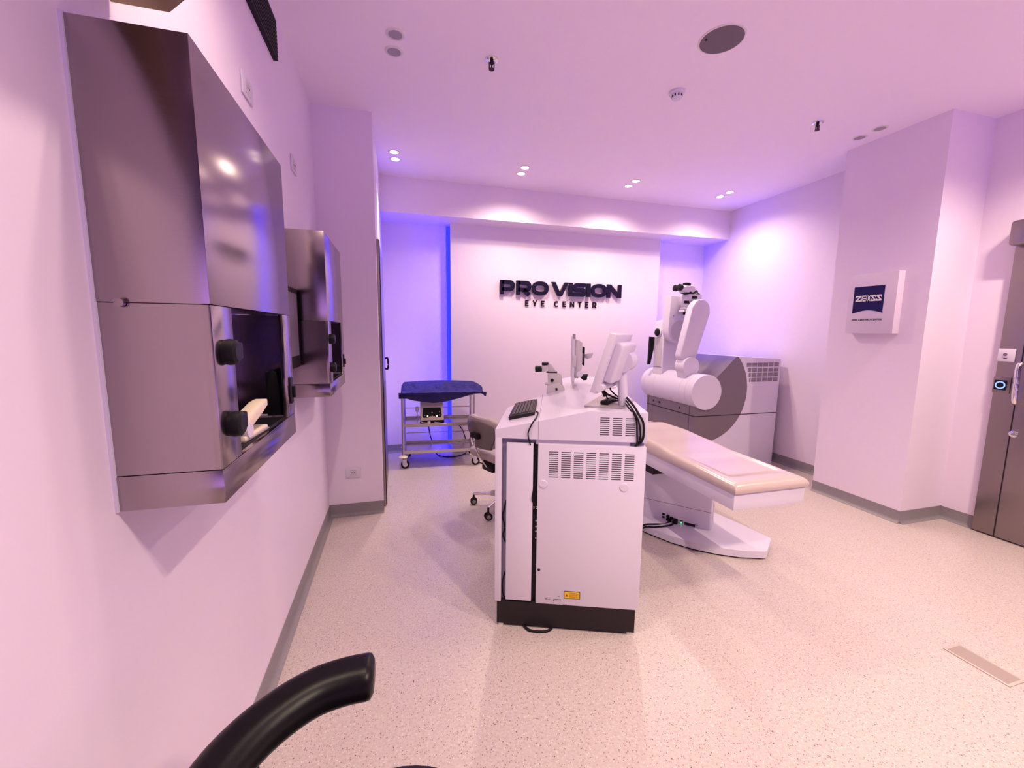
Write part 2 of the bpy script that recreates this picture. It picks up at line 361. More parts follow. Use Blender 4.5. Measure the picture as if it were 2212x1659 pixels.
b = nb(); lathe(b, [(0.122, 0), (0.120, -0.004), (0.112, -0.005), (0.112, 0)], (0, 0, 0), (0, 0, 1), 48); obj('rim', b, 'ring', t)
b = nb(); lathe(b, [(0.0, -0.007), (0.112, -0.006), (0.112, -0.001), (0, -0.001)], (0, 0, 0), (0, 0, 1), 48); obj('grille', b, 'speaker', t)
b = nb(); cyl(b, (-0.085, 0.02, -0.006), (-0.085, 0.02, -0.009), 0.006); obj('badge', b, 'black', t)
t = thing('smoke_detector', 'small white smoke detector on the ceiling below the speaker', 'smoke detector', (1.849, 2.596, HC))
b = nb(); lathe(b, [(0.052, 0), (0.052, -0.014), (0.046, -0.018), (0.036, -0.020)], (0, 0, 0), (0, 0, 1)); obj('base', b, 'whitep', t)
b = nb(); lathe(b, [(0.034, -0.018), (0.034, -0.040), (0.026, -0.048), (0.0, -0.050)], (0, 0, 0), (0, 0, 1)); obj('chamber', b, 'whitep', t)
b = nb()
for k in range(10):
    a = 2 * math.pi * k / 10; X = Matrix.Rotation(a, 4, 'Z')
    box(b, 0.033, 0.0352, -0.004, 0.004, -0.038, -0.024, X=X)
obj('slots', b, 'slot', t)

# ------------------------------------------------------------------ left wall fittings
b = nb(); prism(b, [(-0.552, 2.168), (-0.45, 2.168), (-0.35, 2.268), (-0.35, 2.62), (-0.552, 2.62)], -0.75, 1.135, 'y')
t = thing('air_unit', 'brown steel air unit high on the left wall above the near cabinet', 'air unit'); obj('casing', b, 'bronze', t)
t = thing('air_grille', 'long black air grille on the left wall under the ceiling', 'grille')
bobj('frame', 'black', t, -0.555, -0.533, 1.0, 2.465, 2.817, 3.0)
b = nb()
for k in range(9): box(b, -0.533, -0.530, 1.01, 2.455, 2.832 + k * 0.018, 2.838 + k * 0.018)
obj('slats', b, 'dark', t)

def outlet(name, label, w, h):
    t = thing(name, label, 'wall outlet', (0, 0, 0), 0)
    bobj('plate', 'whitep', t, -w / 2, w / 2, -0.008, 0, -h / 2, h / 2, bev=0.003)
    b = nb(); box(b, -0.026, 0.026, -0.0095, -0.008, -0.026, 0.026); obj('insert', b, 'pale', t)
    b = nb()
    for s in (-1, 1): cyl(b, (s * 0.009, -0.0095, 0), (s * 0.009, -0.0105, 0), 0.004)
    obj('socket_holes', b, 'slot', t)
    return t
o1 = outlet('wall_outlet', 'white wall outlet low on the wall corner', 0.115, 0.085); o1.location = (-0.366, 3.455, 0.357)
o2 = outlet('wall_outlet', 'white wall outlet high on the left wall above the near cabinet', 0.12, 0.085); o2.location = (XL, 2.0, 2.45); o2.rotation_euler = (0, 0, R(90))
o3 = dup(o2, (XL, 2.78, 2.442), 'white wall outlet high on the left wall above the far cabinet'); o3.rotation_euler = (0, 0, R(90))

# pass-through steel cabinets
def cabinet(y0, y1, ztop, label):
    t = thing('pass_through_cabinet', label, 'cabinet', (XL, y0, 0), 0, 'steel pass-through cabinets')
    L = y1 - y0; D = 0.193; zb, z1, z2 = 1.13, 1.204, 1.548
    bobj('hood', 'steel', t, 0, D, 0, L, z2 + 0.0012, ztop, bev=0.0015)
    bobj('sill', 'steel', t, 0, D, 0, L, zb, z1 - 0.0012, bev=0.0015)
    b = nb(); box(b, 0.0, D - 0.002, 0.002, 0.016, z1, z2); obj('side_panel', b, 'steel', t)
    b = nb(); box(b, 0.0, D - 0.002, L - 0.016, L - 0.002, z1, z2); obj('side_panel', b, 'steel', t)
    b = nb(); box(b, D - 0.014, D, 0.001, 0.112, z1, z2, bev=0.001); obj('front_stile', b, 'steel', t)
    b = nb(); box(b, D - 0.014, D, L - 0.098, L - 0.001, z1, z2, bev=0.001); obj('front_stile', b, 'steel', t)
    b = nb(); box(b, 0.035, 0.041, 0.016, L - 0.016, z1, z2); obj('glass_pane', b, 'glass', t)
    b = nb(); box(b, 0.005, 0.02, 0.016, L - 0.016, z1, z2); obj('back_panel', b, 'black', t)
    b = nb(); box(b, 0.045, D - 0.015, 0.1, L - 0.1, z1 - 0.001, z1 + 0.003); obj('sill_mat', b, 'black', t)
    for z in (1.45, 1.29):
        b = nb(); lathe(b, [(0.027, 0), (0.029, 0.010), (0.027, 0.022), (0.020, 0.027)], (D, 0.058, z), (1, 0, 0)); box(b, D, D + 0.02, 0.078, 0.108, z - 0.018, z + 0.020, bev=0.004)
        obj('hinge', b, 'black', t)
    la = bobj('latch', 'dark', t, D, D + 0.006, L - 0.062, L - 0.030, 1.245, 1.335, bev=0.002)
    b = nb(); box(b, D + 0.005, D + 0.016, L - 0.052, L - 0.042, 1.265, 1.305, bev=0.002); obj('latch_lever', b, 'black', la)
    b = nb(); box(b, -0.0, 0.001, -0.001, 0.0, zb, ztop); 
    box(b, 0.0, 0.006, -0.004, 0.002, zb, ztop); obj('sealant', b, 'whitep', t)
    return t
cab = cabinet(0.981, 1.630, 2.048, 'large brushed steel wall cabinet nearest the camera, with stapler on its sill')
b = nb(); cyl(b, (0.045, 0, 1.548), (0.045, -0.008, 1.548), 0.008); obj('screw', b, 'steel', cab)
cabinet(2.470, 3.128, 2.023, 'brushed steel wall cabinet at the far end of the left wall, beside the wall corner')

# things on the sill of the near cabinet
t = thing('stapler', 'cream office stapler on the sill of the near steel cabinet', 'stapler', (-0.402, 1.275, 1.2085), R(86))
bobj('base', 'ivory', t, -0.075, 0.085, -0.020, 0.020, 0, 0.012, bev=0.004)
bobj('foot', 'mid', t, -0.080, 0.088, -0.022, 0.022, -0.0015, 0.003, bev=0.001)
b = nb(); prism(b, [(-0.075, 0.022), (-0.078, 0.040), (-0.055, 0.056), (0.060, 0.084), (0.098, 0.086), (0.098, 0.066), (0.05, 0.052), (-0.05, 0.018)], -0.019, 0.019, 'y', bev=0.005); obj('arm', b, 'ivory', t)
b = nb(); cyl(b, (-0.045, -0.023, 0.024), (-0.045, 0.023, 0.024), 0.020); obj('pivot', b, 'whitep', t)
b = nb(); box(b, -0.03, 0.09, -0.012, 0.012, 0.050, 0.060, X=Matrix.Rotation(R(-13), 4, 'Y') ); obj('magazine', b, 'chrome', t)
t = thing('telephone_handset', 'black telephone handset standing in the near cabinet beside its right jamb', 'telephone', (-0.408, 1.565, 1.2085))
b = nb(); prism(b, [(-0.022, 0), (0.026, 0), (0.020, 0.10), (0.014, 0.148), (-0.004, 0.156), (-0.022, 0.146)], -0.016, 0.016, 'y', bev=0.006); obj('body', b, 'black', t)
b = nb()
for k in range(6):
    for j in (-1, 0, 1): box(b, 0.0225 - k * 0.0012, 0.0262 - k * 0.0012, j * 0.009 - 0.003, j * 0.009 + 0.003, 0.012 + k * 0.012, 0.019 + k * 0.012)
obj('keys', b, 'dark', t)
t = thing('white_cable', 'short white cable hanging from the lower corner of the near cabinet', 'cable', (0, 0, 0))
b = nb(); tube(b, [(-0.545, 1.632, 1.26), (-0.49, 1.645, 1.245), (-0.44, 1.655, 1.205), (-0.45, 1.652, 1.155), (-0.49, 1.645, 1.16), (-0.50, 1.64, 1.20)], 0.0045, 8); tube(b, [(-0.52, 1.640, 1.25), (-0.45, 1.70, 1.25), (-0.41, 1.76, 1.245)], 0.0045, 8)
obj('cord', b, 'whitep', t)

# wall screen between the cabinets
t = thing('wall_screen', 'dark framed wall screen between the two steel cabinets', 'screen', (XL, 1.84, 1.305))
bobj('frame', 'bezel', t, 0.012, 0.055, 0, 0.60, 0, 0.405, bev=0.004)
bobj('display', 'screen', t, 0.0545, 0.0565, 0.03, 0.572, 0.062, 0.378)
bobj('bracket', 'dark', t, 0, 0.014, 0.2, 0.4, 0.12, 0.28)

# ------------------------------------------------------------------ letters on the panel
def ribbon(bm, pts, w, y0, y1, closed=False, flat=True):
    """mitred stroke of width w along 2-D points (x,z), extruded from y0 to y1"""
    P = [Vector(p) for p in pts]; n = len(P); Lp, Rp = [], []
    for i in range(n):
        a = P[(i - 1) % n] if (closed or i) else None; c = P[(i + 1) % n] if (closed or i < n - 1) else None
        d1 = (P[i] - a).normalized() if a is not None else None; d2 = (c - P[i]).normalized() if c is not None else None
        if d1 is None: d1 = d2
        if d2 is None: d2 = d1
        n1 = Vector((-d1.y, d1.x)); n2 = Vector((-d2.y, d2.x)); mm = (n1 + n2)
        mm.normalize(); k = 1 / max(0.35, mm.dot(n1))
        Lp.append(P[i] + mm * w / 2 * k); Rp.append(P[i] - mm * w / 2 * k)
    V = {}
    for tagname, L in (('l', Lp), ('r', Rp)):
        for i, p in enumerate(L):
            V[tagname, i, 0] = bm.verts.new((p.x, y0, p.y)); V[tagname, i, 1] = bm.verts.new((p.x, y1, p.y))
    rng = range(n if closed else n - 1)
    for i in rng:
        j = (i + 1) % n
        bm.faces.new((V['l', i, 0], V['l', j, 0], V['r', j, 0], V['r', i, 0])); bm.faces.new((V['l', i, 1], V['r', i, 1], V['r', j, 1], V['l', j, 1]))
        bm.faces.new((V['l', i, 0], V['l', i, 1], V['l', j, 1], V['l', j, 0])); bm.faces.new((V['r', i, 0], V['r', j, 0], V['r', j, 1], V['r', i, 1]))
    if not closed:
        for i in (0, n - 1): bm.faces.new((V['l', i, 0], V['r', i, 0], V['r', i, 1], V['l', i, 1]))
def arc(cx, cz, rx, rz, a0, a1, n=12, p=1.0):
    out = []
    for i in range(n + 1):
        a = R(a0 + (a1 - a0) * i / n); c, s = math.cos(a), math.sin(a)
        out.append((cx + rx * math.copysign(abs(c) ** p, c), cz + rz * math.copysign(abs(s) ** p, s)))
    return out
def letter(c, bm, W, H, w, y0, y1):
    """letter outline as strokes in a W x H cell, stroke width w"""
    h = w / 2; rb = lambda pts, closed=False, ww=None: ribbon(bm, pts, ww or w, y0, y1, closed)
    if c == 'P' or c == 'R':
        top, midz = H - h, H * 0.36; rr = (top - midz) / 2; xr = W - h - rr
        rb([(h, 0), (h, H)])
        rb([(h, top), (xr, top)] + arc(xr, (top + midz) / 2, rr, rr, 90, -90, 10)[1:-1] + [(xr, midz), (h, midz)])
        if c == 'R': rb([(W * 0.48, midz), (W - h * 1.15, 0)], ww=w * 1.1)
    elif c == 'O': rb(arc(W / 2, H / 2, W / 2 - h, H / 2 - h, 0, 350, 34, 0.78), True)
    elif c == 'C': rb(arc(W / 2, H / 2, W / 2 - h, H / 2 - h, 42, 318, 26, 0.8))
    elif c == 'V':
        prism(bm, [(0, H), (w * 1.18, H), (W / 2, w * 0.95), (W - w * 1.18, H), (W, H), (W / 2 + w * 0.62, 0), (W / 2 - w * 0.62, 0)][::-1], y0, y1, 'y')
    elif c == 'I': box(bm, 0, W, y0, y1, 0, H)
    elif c == 'S':
        r1 = (H / 2 - h) / 2; z3, z2, z1 = H - h, H / 2, h
        rb([(W * 0.97, z3)] + [(h + r1, z3)] + arc(h + r1, (z3 + z2) / 2, r1, r1, 90, 270, 10)[1:-1] + [(h + r1, z2), (W - h - r1, z2)] + arc(W - h - r1, (z1 + z2) / 2, r1, r1, 90, -90, 10)[1:-1] + [(W - h - r1, z1), (W * 0.03, z1)])
    elif c == 'N':
        prism(bm, [(0, 0), (0, H), (w * 1.1, H), (W - w, w * 1.35), (W - w, H), (W, H), (W, 0), (W - w * 1.1, 0), (w, H - w * 1.35), (w, 0)][::-1], y0, y1, 'y')
    elif c == 'E':
        rb([(h, 0), (h, H)])
        for z, k in ((h, 1), (H / 2, 0.9), (H - h, 1)): rb([(h, z), (W * k, z)])
    elif c == 'Y':
        rb([(h * 0.6, H), (W / 2, H * 0.42), (W - h * 0.6, H)]); rb([(W / 2, 0), (W / 2, H * 0.46)])
    elif c == 'T':
        rb([(0, H - h), (W, H - h)]); rb([(W / 2, 0), (W / 2, H)])
    elif c == 'Z':
        prism(bm, [(0, 0), (0, w * 0.9), (W * 0.62, H - w), (w * 0.5, H - w), (w * 0.4, H - w * 1.7), (0, H - w * 1.7), (0.02 * W, H), (W, H), (W, H - w * 0.9), (W * 0.38, w), (W - w * 0.5, w), (W - w * 0.35, w * 1.7), (W, w * 1.7), (W, 0)][::-1], y0, y1, 'y')
big = [('P', 1.227, 1.414, 'first of the upper row'), ('R', 1.430, 1.626, 'second of the upper row'), ('O', 1.634, 1.852, 'third of the upper row'),
       ('V', 1.890, 2.123, 'fourth of the upper row'), ('I', 2.127, 2.179, 'between V and S in the upper row'), ('S', 2.183, 2.372, 'in the upper row'),
       ('I', 2.378, 2.430, 'between S and O in the upper row'), ('O', 2.439, 2.662, 'beside the last N in the upper row'), ('N', 2.668, 2.875, 'last of the upper row')]
for c, x0, x1, w in big:
    b = nb(); letter(c, b, x1 - x0, 0.170, 0.047, -0.014, 0.014)
    t = thing('sign_letter', 'large navy letter %s on the wall panel, %s' % (c, w), 'letter', (x0, 5.005, 1.955), 0, 'large letters of the wall sign')
    obj('letter_face', b, 'navy', t, smooth=0)
    sx = 0.024 if c in 'PRN' else (x1 - x0) / 2
    b = nb(); box(b, sx - 0.012, sx + 0.012, 0.014, 0.035, 0.005 if c in 'SOVC' else 0.02, 0.03 if c in 'SOVC' else 0.03)
    obj('stand_off', b, 'navy', t)
small = [('E', 1.557, 1.602, 'first of the lower row'), ('Y', 1.658, 1.710, 'second of the lower row'), ('E', 1.766, 1.812, 'third of the lower row'), ('C', 1.946, 2.006, 'first of its second word'),
         ('E', 2.060, 2.107, 'between C and N'), ('N', 2.164, 2.219, 'between E and T'), ('T', 2.273, 2.322, 'between N and E'), ('E', 2.377, 2.421, 'between T and R'), ('R', 2.480, 2.537, 'last of the lower row')]
for c, x0, x1, w in small:
    b = nb(); letter(c, b, x1 - x0, 0.070, 0.0125, 0, 0.016)
    o = obj('sign_letter', b, 'ink', None, smooth=0, loc=(x0, 5.024, 1.822))
    tag(o, 'small dark letter %s on the wall panel, %s' % (c, w), 'letter', 'small letters of the wall sign')

# sign board on the pillar
t = thing('sign_board', 'square white sign board with navy logo on the pillar', 'sign', (3.86, 2.388, 1.515))
bobj('board', 'board', t, -0.072, 0, 0, 0.36, 0, 0.49, bev=0.002)
LX = Matrix(((0, 1, 0, -0.072), (-1, 0, 0, 0.318), (0, 0, 1, 0), (0, 0, 0, 1)))   # local (right, out, up) to board face
def onface(o): o.matrix_local = LX
b = nb(); lw, lh = 0.232, 0.222
pts = [(0, lh), (0, 0)] + [(lw * i / 14, 0.024 * math.sin(math.pi * i / 14)) for i in range(1, 14)] + [(lw, 0), (lw, lh)]
prism(b, [(x, z + 0.166) for x, z in pts][::-1], -0.0018, 0, 'y'); o = obj('logo_shield', b, 'navy_logo', t); onface(o)
b = nb(); xx = 0.018
for c, wd in (('Z', 0.044), ('E', 0.040), ('I', 0.024), ('S', 0.038), ('S', 0.038)):
    bb = nb(); H = 0.050
    if c == 'I':
        box(bb, 0.005, 0.019, -0.001, 0, 0, H); box(bb, 0, 0.024, -0.001, 0, 0, 0.009); box(bb, 0, 0.024, -0.001, 0, H - 0.009, H)
    elif c == 'E':
        letter('E', bb, wd, H, 0.011, -0.001, 0); box(bb, wd - 0.006, wd, -0.001, 0, 0.0, 0.017); box(bb, wd - 0.006, wd, -0.001, 0, H - 0.017, H)
    elif c == 'S':
        letter('Z', bb, wd, H, 0.012, -0.001, 0)
        for v in bb.verts: v.co.x = wd - v.co.x
    else: letter(c, bb, wd, H, 0.012, -0.001, 0)
    for f in bb.faces:
        b.faces.new([b.verts.new((v.co.x + xx, v.co.y - 0.0018, v.co.z + 0.264)) for v in f.verts])
    bb.free(); xx += wd + 0.0035
o = obj('logo_letters', b, 'inkw', t, smooth=0); onface(o)
def text_mesh(name, s, size, m, parent, sx=1.0):
    cu = bpy.data.curves.new('text', 'FONT'); cu.body = s; cu.size = size; cu.extrude = 0.0006; cu.offset = size * 0.012
    to = bpy.data.objects.new('text', cu); COL.objects.link(to)
    bpy.context.view_layer.update()
    me = bpy.data.meshes.new_from_object(to.evaluated_get(bpy.context.evaluated_depsgraph_get()))
    bpy.data.objects.remove(to); bpy.data.curves.remove(cu)
    me.name = name; me.materials.clear(); me.materials.append(M[m])
    xs = [v.co.x for v in me.vertices]; x0 = min(xs)
    for v in me.vertices: x, y, z = v.co; v.co = ((x - x0) * sx, -z, y)
    o = bpy.data.objects.new(name, me); COL.objects.link(o); o.parent = parent
    return o, (max(xs) - x0) * sx
o, w_ = text_mesh('caption', 'ZEISS CERTIFIED CENTER', 0.021, 'ink', t)
k = 0.235 / w_
for v in o.data.vertices: v.co.x *= k
o.matrix_local = LX @ Matrix.Translation((0, -0.0008, 0.105))

# ------------------------------------------------------------------ floor vent
t = thing('floor_vent', 'narrow pale metal grille set in the floor at right', 'floor grille', (2.507, 0.972, 0))
bobj('frame', 'vent', t, 0, 0.112, 0, 0.230, 0, 0.004, bev=0.001)
b = nb(); box(b, 0.012, 0.100, 0.012, 0.218, 0.0035, 0.0046); obj('grille', b, mat('grille_mesh', (0.40, 0.32, 0.31), 0.5, noise=0.5, nscale=450), t)

# ------------------------------------------------------------------ control console
CR = R(-20.9427)
con = thing('control_console', 'large white control desk cabinet with vent slots in the middle of the room', 'control desk', (0.4594, 1.9061, 0), CR)
bobj('plinth', 'plinth', con, 0.0, 0.691, 0.0, 0.74, 0.014, 0.136, bev=0.002)
for (s, d) in ((0.02, 0.02), (0.67, 0.02), (0.02, 0.72), (0.67, 0.72)):
    b = nb(); cyl(b, (s, d, 0), (s, d, 0.016), 0.018); obj('levelling_foot', b, 'chrome', con)
bobj('housing', 'recess', con, 0.018, 0.70, 0.030, 0.76, 0.136, 0.987)
bobj('rear_pedestal', 'white', con, 0.46, 0.69, 0.76, 1.50, 0.0, 0.987)
bobj('left_panel', 'white', con, -0.012, 0.020, -0.001, 0.56, 0.136, 0.99, bev=0.002)
bobj('door_panel', 'white', con, 0.044, 0.174, 0.0, 0.012, 0.147, 0.967, bev=0.002)
ap = bobj('access_panel', 'white', con, 0.197, 0.706, 0.0, 0.08, 0.137, 0.966, bev=0.003)
b = nb()
for c in range(7):
    for r in range(13):
        s0 = 0.2495 + c * 0.0597; z0 = 0.930 - r * 0.0104; box(b, s0, s0 + 0.0447, -0.0006, 0.0004, z0 - 0.0034, z0)
o = obj('vent_slots', b, 'slot', ap)
b = nb()
for s in (0.2244, 0.6103): lathe(b, [(0.0205, 0.0), (0.0205, 0.0025), (0.0185, 0.004), (0, 0.004)], (s, 0.0, 0.767), (0, -1, 0), 28)
obj('round_caps', b, 'white', ap)
b = nb(); lathe(b, [(0.0068, 0), (0.0068, 0.002), (0.003, 0.002), (0.003, 0.0005)], (0.2112, 0, 0.3197), (0, -1, 0), 16); obj('lock', b, 'dark', ap)
lb = bobj('warning_label', 'slot', ap, 0.3385, 0.419, -0.0006, 0.0, 0.1745, 0.2148)
b = nb(); box(b, 0.3415, 0.416, -0.0012, -0.0005, 0.1775, 0.2118); obj('yellow_field', b, 'yellow', lb)
b = nb(); prism(b, [(0.3445, 0.186), (0.3605, 0.186), (0.3525, 0.200)], -0.0018, -0.0011, 'y')
for k in range(6): box(b, 0.366, 0.366 + (0.034, 0.046, 0.042, 0.046, 0.040, 0.044)[k], -0.0016, -0.0011, 0.2055 - k * 0.0045, 0.2068 - k * 0.0045)
obj('warning_marks', b, mat('label_brown', (0.22, 0.11, 0.01), 0.5), lb)
b = nb()
for (s, z, w, h) in ((0.247, 0.163, 0.005, 0.007), (0.254, 0.164, 0.018, 0.0015), (0.286, 0.156, 0.004, 0.010), (0.292, 0.164, 0.034, 0.004), (0.294, 0.157, 0.030, 0.0014), (0.309, 0.181, 0.008, 0.002), (0.285, 0.145, 0.004, 0.003), (0.334, 0.1405, 0.010, 0.0018), (0.348, 0.140, 0.005, 0.0035), (0.316, 0.148, 0.016, 0.0012)):
    box(b, s, s + w, -0.0005, 0, z, z + h)
obj('small_markings', b, mat('faint_print', (0.14, 0.10, 0.16), 0.5), ap)
bobj('lip', 'whitep', con, 0.187, 0.632, 0.016, 0.06, 0.960, 0.990)
bobj('side_rail', 'dark', con, 0.176, 0.196, 0.022, 0.031, 0.14, 0.962)
bobj('connector_block', 'black', con, 0.177, 0.195, 0.02, 0.035, 0.40, 0.58); bobj('bottom_clip', 'black', con, 0.177, 0.195, 0.02, 0.04, 0.14, 0.165)
for z in (0.640, 0.632): bobj('connector_pin', 'chrome', con, 0.178, 0.195, 0.015, 0.03, z, z + 0.004)
for z in (0.565, 0.535, 0.51, 0.475): bobj('connector_pin', 'chrome', con, 0.190, 0.195, 0.015, 0.02, z, z + 0.008)
# desk top
zt = lambda s: 1.03 + (s + 0.012) * 0.2252 if s < 0.432 else 1.131
plan = [(-0.012, 0), (0.197, 0), (0.432, 0), (0.706, 0), (0.706, 1.57), (0.432, 1.57), (0.347, 1.563), (0.197, 0.841), (-0.016, 0.589)]
b = nb(); T = [b.verts.new((s, d, zt(s))) for s, d in plan]; Bv = [b.verts.new((s, d, 0.988)) for s, d in plan]
for q in ((0, 1, 7, 8), (1, 2, 5, 6, 7), (2, 3, 4, 5)):
    b.faces.new([T[i] for i in q]); b.faces.new([Bv[i] for i in q][::-1])
for i in range(9): b.faces.new((T[i], Bv[i], Bv[(i + 1) % 9], T[(i + 1) % 9]))
top = obj('desk_top', b, 'white', con, smooth=5)
b = nb()
for c in range(3):
    for r in range(9):
        s0 = 0.4866 + c * 0.0592; z0 = 1.1035 - r * 0.01005; box(b, s0, s0 + 0.0432, -0.0006, 0.0004, z0 - 0.0034, z0)
obj('vent_slots', b, 'slot', top)
b = nb(); box(b, 0.1965, 0.1982, -0.0004, 0.002, 0.988, zt(0.197) + 0.0004); box(b, 0.1963, 0.1983, 0.0, 0.84, zt(0.197) - 0.002, zt(0.197) + 0.0006); obj('seam', b, 'ventd', top)
b = nb(); tube(b, [(0.126, 0.03, 0.012), (0.150, -0.010, 0.008), (0.175, -0.028, 0.007), (0.221, -0.031, 0.007), (0.267, -0.018, 0.007), (0.30, 0.03, 0.012)], 0.0065, 10); obj('power_cable', b, 'blackrub', con)
b = nb(); tube(b, [(0.184, 0.022, 0.965), (0.179, 0.018, 0.92), (0.194, 0.014, 0.880), (0.190, 0.010, 0.80), (0.178, 0.004, 0.742), (0.1725, -0.003, 0.683), (0.185, 0.008, 0.655), (0.186, 0.02, 0.60)], 0.0032, 8); obj('loose_cable', b, 'blackrub', con)
b = nb(); tube(b, [(0.042, 0.03, 0.665), (0.030, 0.02, 0.61), (0.0245, 0.02, 0.581), (0.036, 0.02, 0.525), (0.028, 0.02, 0.48), (0.040, 0.03, 0.44)], 0.004, 8); obj('loose_cable', b, 'blackrub', con)
b = nb(); tube(b, [(0.042, 0.03, 0.29), (0.030, 0.02, 0.25), (0.0255, 0.02, 0.21), (0.031, 0.02, 0.155), (0.05, 0.02, 0.142)], 0.0032, 8); obj('loose_cable', b, 'blackrub', con)

CM = Matrix.Translation((0.4594, 1.9061, 0)) @ Matrix.Rotation(CR, 4, 'Z')
SL = math.atan(0.2252)
# keyboard on the sloping part
kb = thing('keyboard', 'black keyboard on the sloping end of the control desk', 'keyboard', (0, 0, 0))
kb.matrix_world = CM @ Matrix.Translation((0.037, 0.168, zt(0.037))) @ Matrix.Rotation(-SL, 4, 'Y')
bobj('case', 'dark', kb, 0, 0.138, 0, 0.42, 0.0, 0.018, bev=0.003)
b = nb()
for r in range(6):
    for c in range(17):
        x0 = 0.018 + r * 0.0185; y0 = 0.028 + c * 0.0222; box(b, x0, x0 + 0.0135, y0, y0 + 0.0205, 0.0175, 0.0225)
obj('keys', b, mat('key_grey', (0.07, 0.055, 0.065), 0.5, spec=0.2), kb)
b = nb()
for r in range(6): x0 = 0.0145 + r * 0.0185; box(b, x0, x0 + 0.004, 0.024, 0.40, 0.0175, 0.0186)
obj('key_gaps', b, 'slot', kb)
t = thing('keyboard_cable', 'black cable running from the keyboard down the front of the desk', 'cable', (0, 0, 0)); t.matrix_world = CM
b = nb(); tube(b, [(0.176, 0.185, 1.086), (0.188, 0.175, 1.084), (0.184, 0.09, 1.079), (0.176, 0.012, 1.078), (0.166, -0.006, 1.064), (0.1495, -0.010, 1.026), (0.1495, -0.010, 1.00), (0.157, -0.006, 0.97), (0.160, 0.005, 0.955)], 0.0034, 8); obj('cord', b, 'blackrub', t)

# microscope on the desk
mi = thing('desk_microscope', 'small white microscope with black eyepieces on the desk behind the keyboard', 'microscope', (0, 0, 0))
mi.matrix_world = CM @ Matrix.Translation((0.222, 0.868, zt(0.222)))
Rs = Matrix.Rotation(-SL, 4, 'Y')
b = nb(); prism(b, [(0, 0), (0.128, 0), (0.104, 0.058), (0.016, 0.050)], 0.0, 0.15, 'y', bev=0.003, X=Rs)
mb = obj('base', b, 'pale', mi)
b = nb(); box(b, 0.026, 0.098, 0.006, 0.008, 0.006, 0.030, X=Rs); obj('control_strip', b, 'inkw', mb)
b = nb(); box(b, 0.066, 0.080, -0.003, 0.008, 0.008, 0.024, X=Rs); box(b, 0.024, 0.1, 0.004, 0.008, 0.034, 0.037, X=Rs); obj('switch', b, 'slot', mb)
b = nb(); prism(b, [(0.013, 0.045), (0.108, 0.066), (0.100, 0.128), (0.072, 0.134), (0.066, 0.140), (0.008, 0.140), (0.006, 0.10)], 0.02, 0.13, 'y', bev=0.006); obj('body', b, 'pale', mi)
b = nb(); cyl(b, (0.037, 0.021, 0.090), (0.037, 0.010, 0.090), 0.011); obj('knob', b, 'black', mi)
b = nb(); cyl(b, (0.012, 0.03, 0.066), (-0.012, 0.03, 0.062), 0.010); obj('side_knob', b, 'pale', mi)
b = nb(); box(b, -0.004, 0.070, 0.024, 0.126, 0.139, 0.143); obj('collar', b, 'dark', mi)
b = nb(); prism(b, [(0.008, 0.143), (0.066, 0.143), (0.036, 0.190), (0.012, 0.205), (0.004, 0.192)], 0.035, 0.115, 'y', bev=0.005); obj('neck', b, 'pale', mi)
b = nb(); prism(b, [(-0.034, 0.145), (-0.022, 0.142), (-0.006, 0.150), (0.002, 0.165), (0.002, 0.192), (-0.038, 0.188)], 0.03, 0.12, 'y', bev=0.004); obj('eyepiece_head', b, 'pale', mi)
for d in (0.045, 0.105):
    b = nb(); lathe(b, [(0.012, 0), (0.019, 0.004), (0.019, 0.030), (0.021, 0.034), (0.021, 0.048), (0.016, 0.050)], (-0.032, d, 0.164), (-1, 0, -0.06), 20); obj('eyepiece', b, 'black', mi)
b = nb(); box(b, -0.036, 0.008, 0.025, 0.125, 0.194, 0.208, bev=0.003); obj('top_cap', b, 'black', mi)

# far monitor, edge on
fm = thing('flat_monitor', 'thin white monitor seen edge on, standing on the desk behind the tilted one', 'monitor', (0, 0, 0))
fm.matrix_world = CM @ Matrix.Translation((0.398, 0.85, 0)) @ Matrix.Rotation(R(-2), 4, 'Z')
bobj('panel', 'whitep', fm, -0.012, 0.008, 0.0, 0.36, 1.17, 1.475, bev=0.003)
bobj('screen', 'inkw', fm, -0.014, -0.011, 0.015, 0.345, 1.19, 1.46)
b = nb(); prism(b, [(0.008, 1.19), (0.035, 1.19), (0.045, 1.235), (0.058, 1.26), (0.058, 1.43), (0.03, 1.452), (0.008, 1.455)], 0.03, 0.33, 'y', bev=0.005); obj('rear_housing', b, 'pale', fm)
bobj('rear_box', 'mid', fm, 0.03, 0.068, 0.08, 0.28, 1.292, 1.358, bev=0.003)
bobj('port_cover', 'pale', fm, -0.006, 0.018, -0.004, 0.02, 1.27, 1.345, bev=0.002)
bobj('top_sensor', 'mid', fm, -0.008, 0.010, 0.0, 0.02, 1.455, 1.488, bev=0.002)
bobj('rear_plate', 'black', fm, 0.066, 0.078, 0.10, 0.26, 1.272, 1.398, bev=0.002)
b = nb(); cyl(b, (0.044, 0.0, 1.222), (0.044, 0.3, 1.222), 0.021); obj('hinge_roll', b, 'whitep', fm)
b = nb(); prism(b, [(-0.004, zt(0.398) ), (0.004, zt(0.398) ), (0.012, 1.20), (-0.008, 1.20)], 0.012, 0.2, 'y'); obj('stand', b, 'pale', fm)
b = nb(); prism(b, [(0.076, 1.325), (0.10, 1.315), (0.128, 1.325), (0.14, 1.36), (0.10, 1.352), (0.076, 1.345)], 0.15, 0.20, 'y', bev=0.004); obj('rear_arm', b, 'pale', fm)
b = nb(); prism(b, [(0.034, 1.210), (0.10, 1.216), (0.092, 1.180), (0.07, 1.178)], 0.02, 0.10, 'y', bev=0.003); obj('rear_cup', b, 'black', fm)

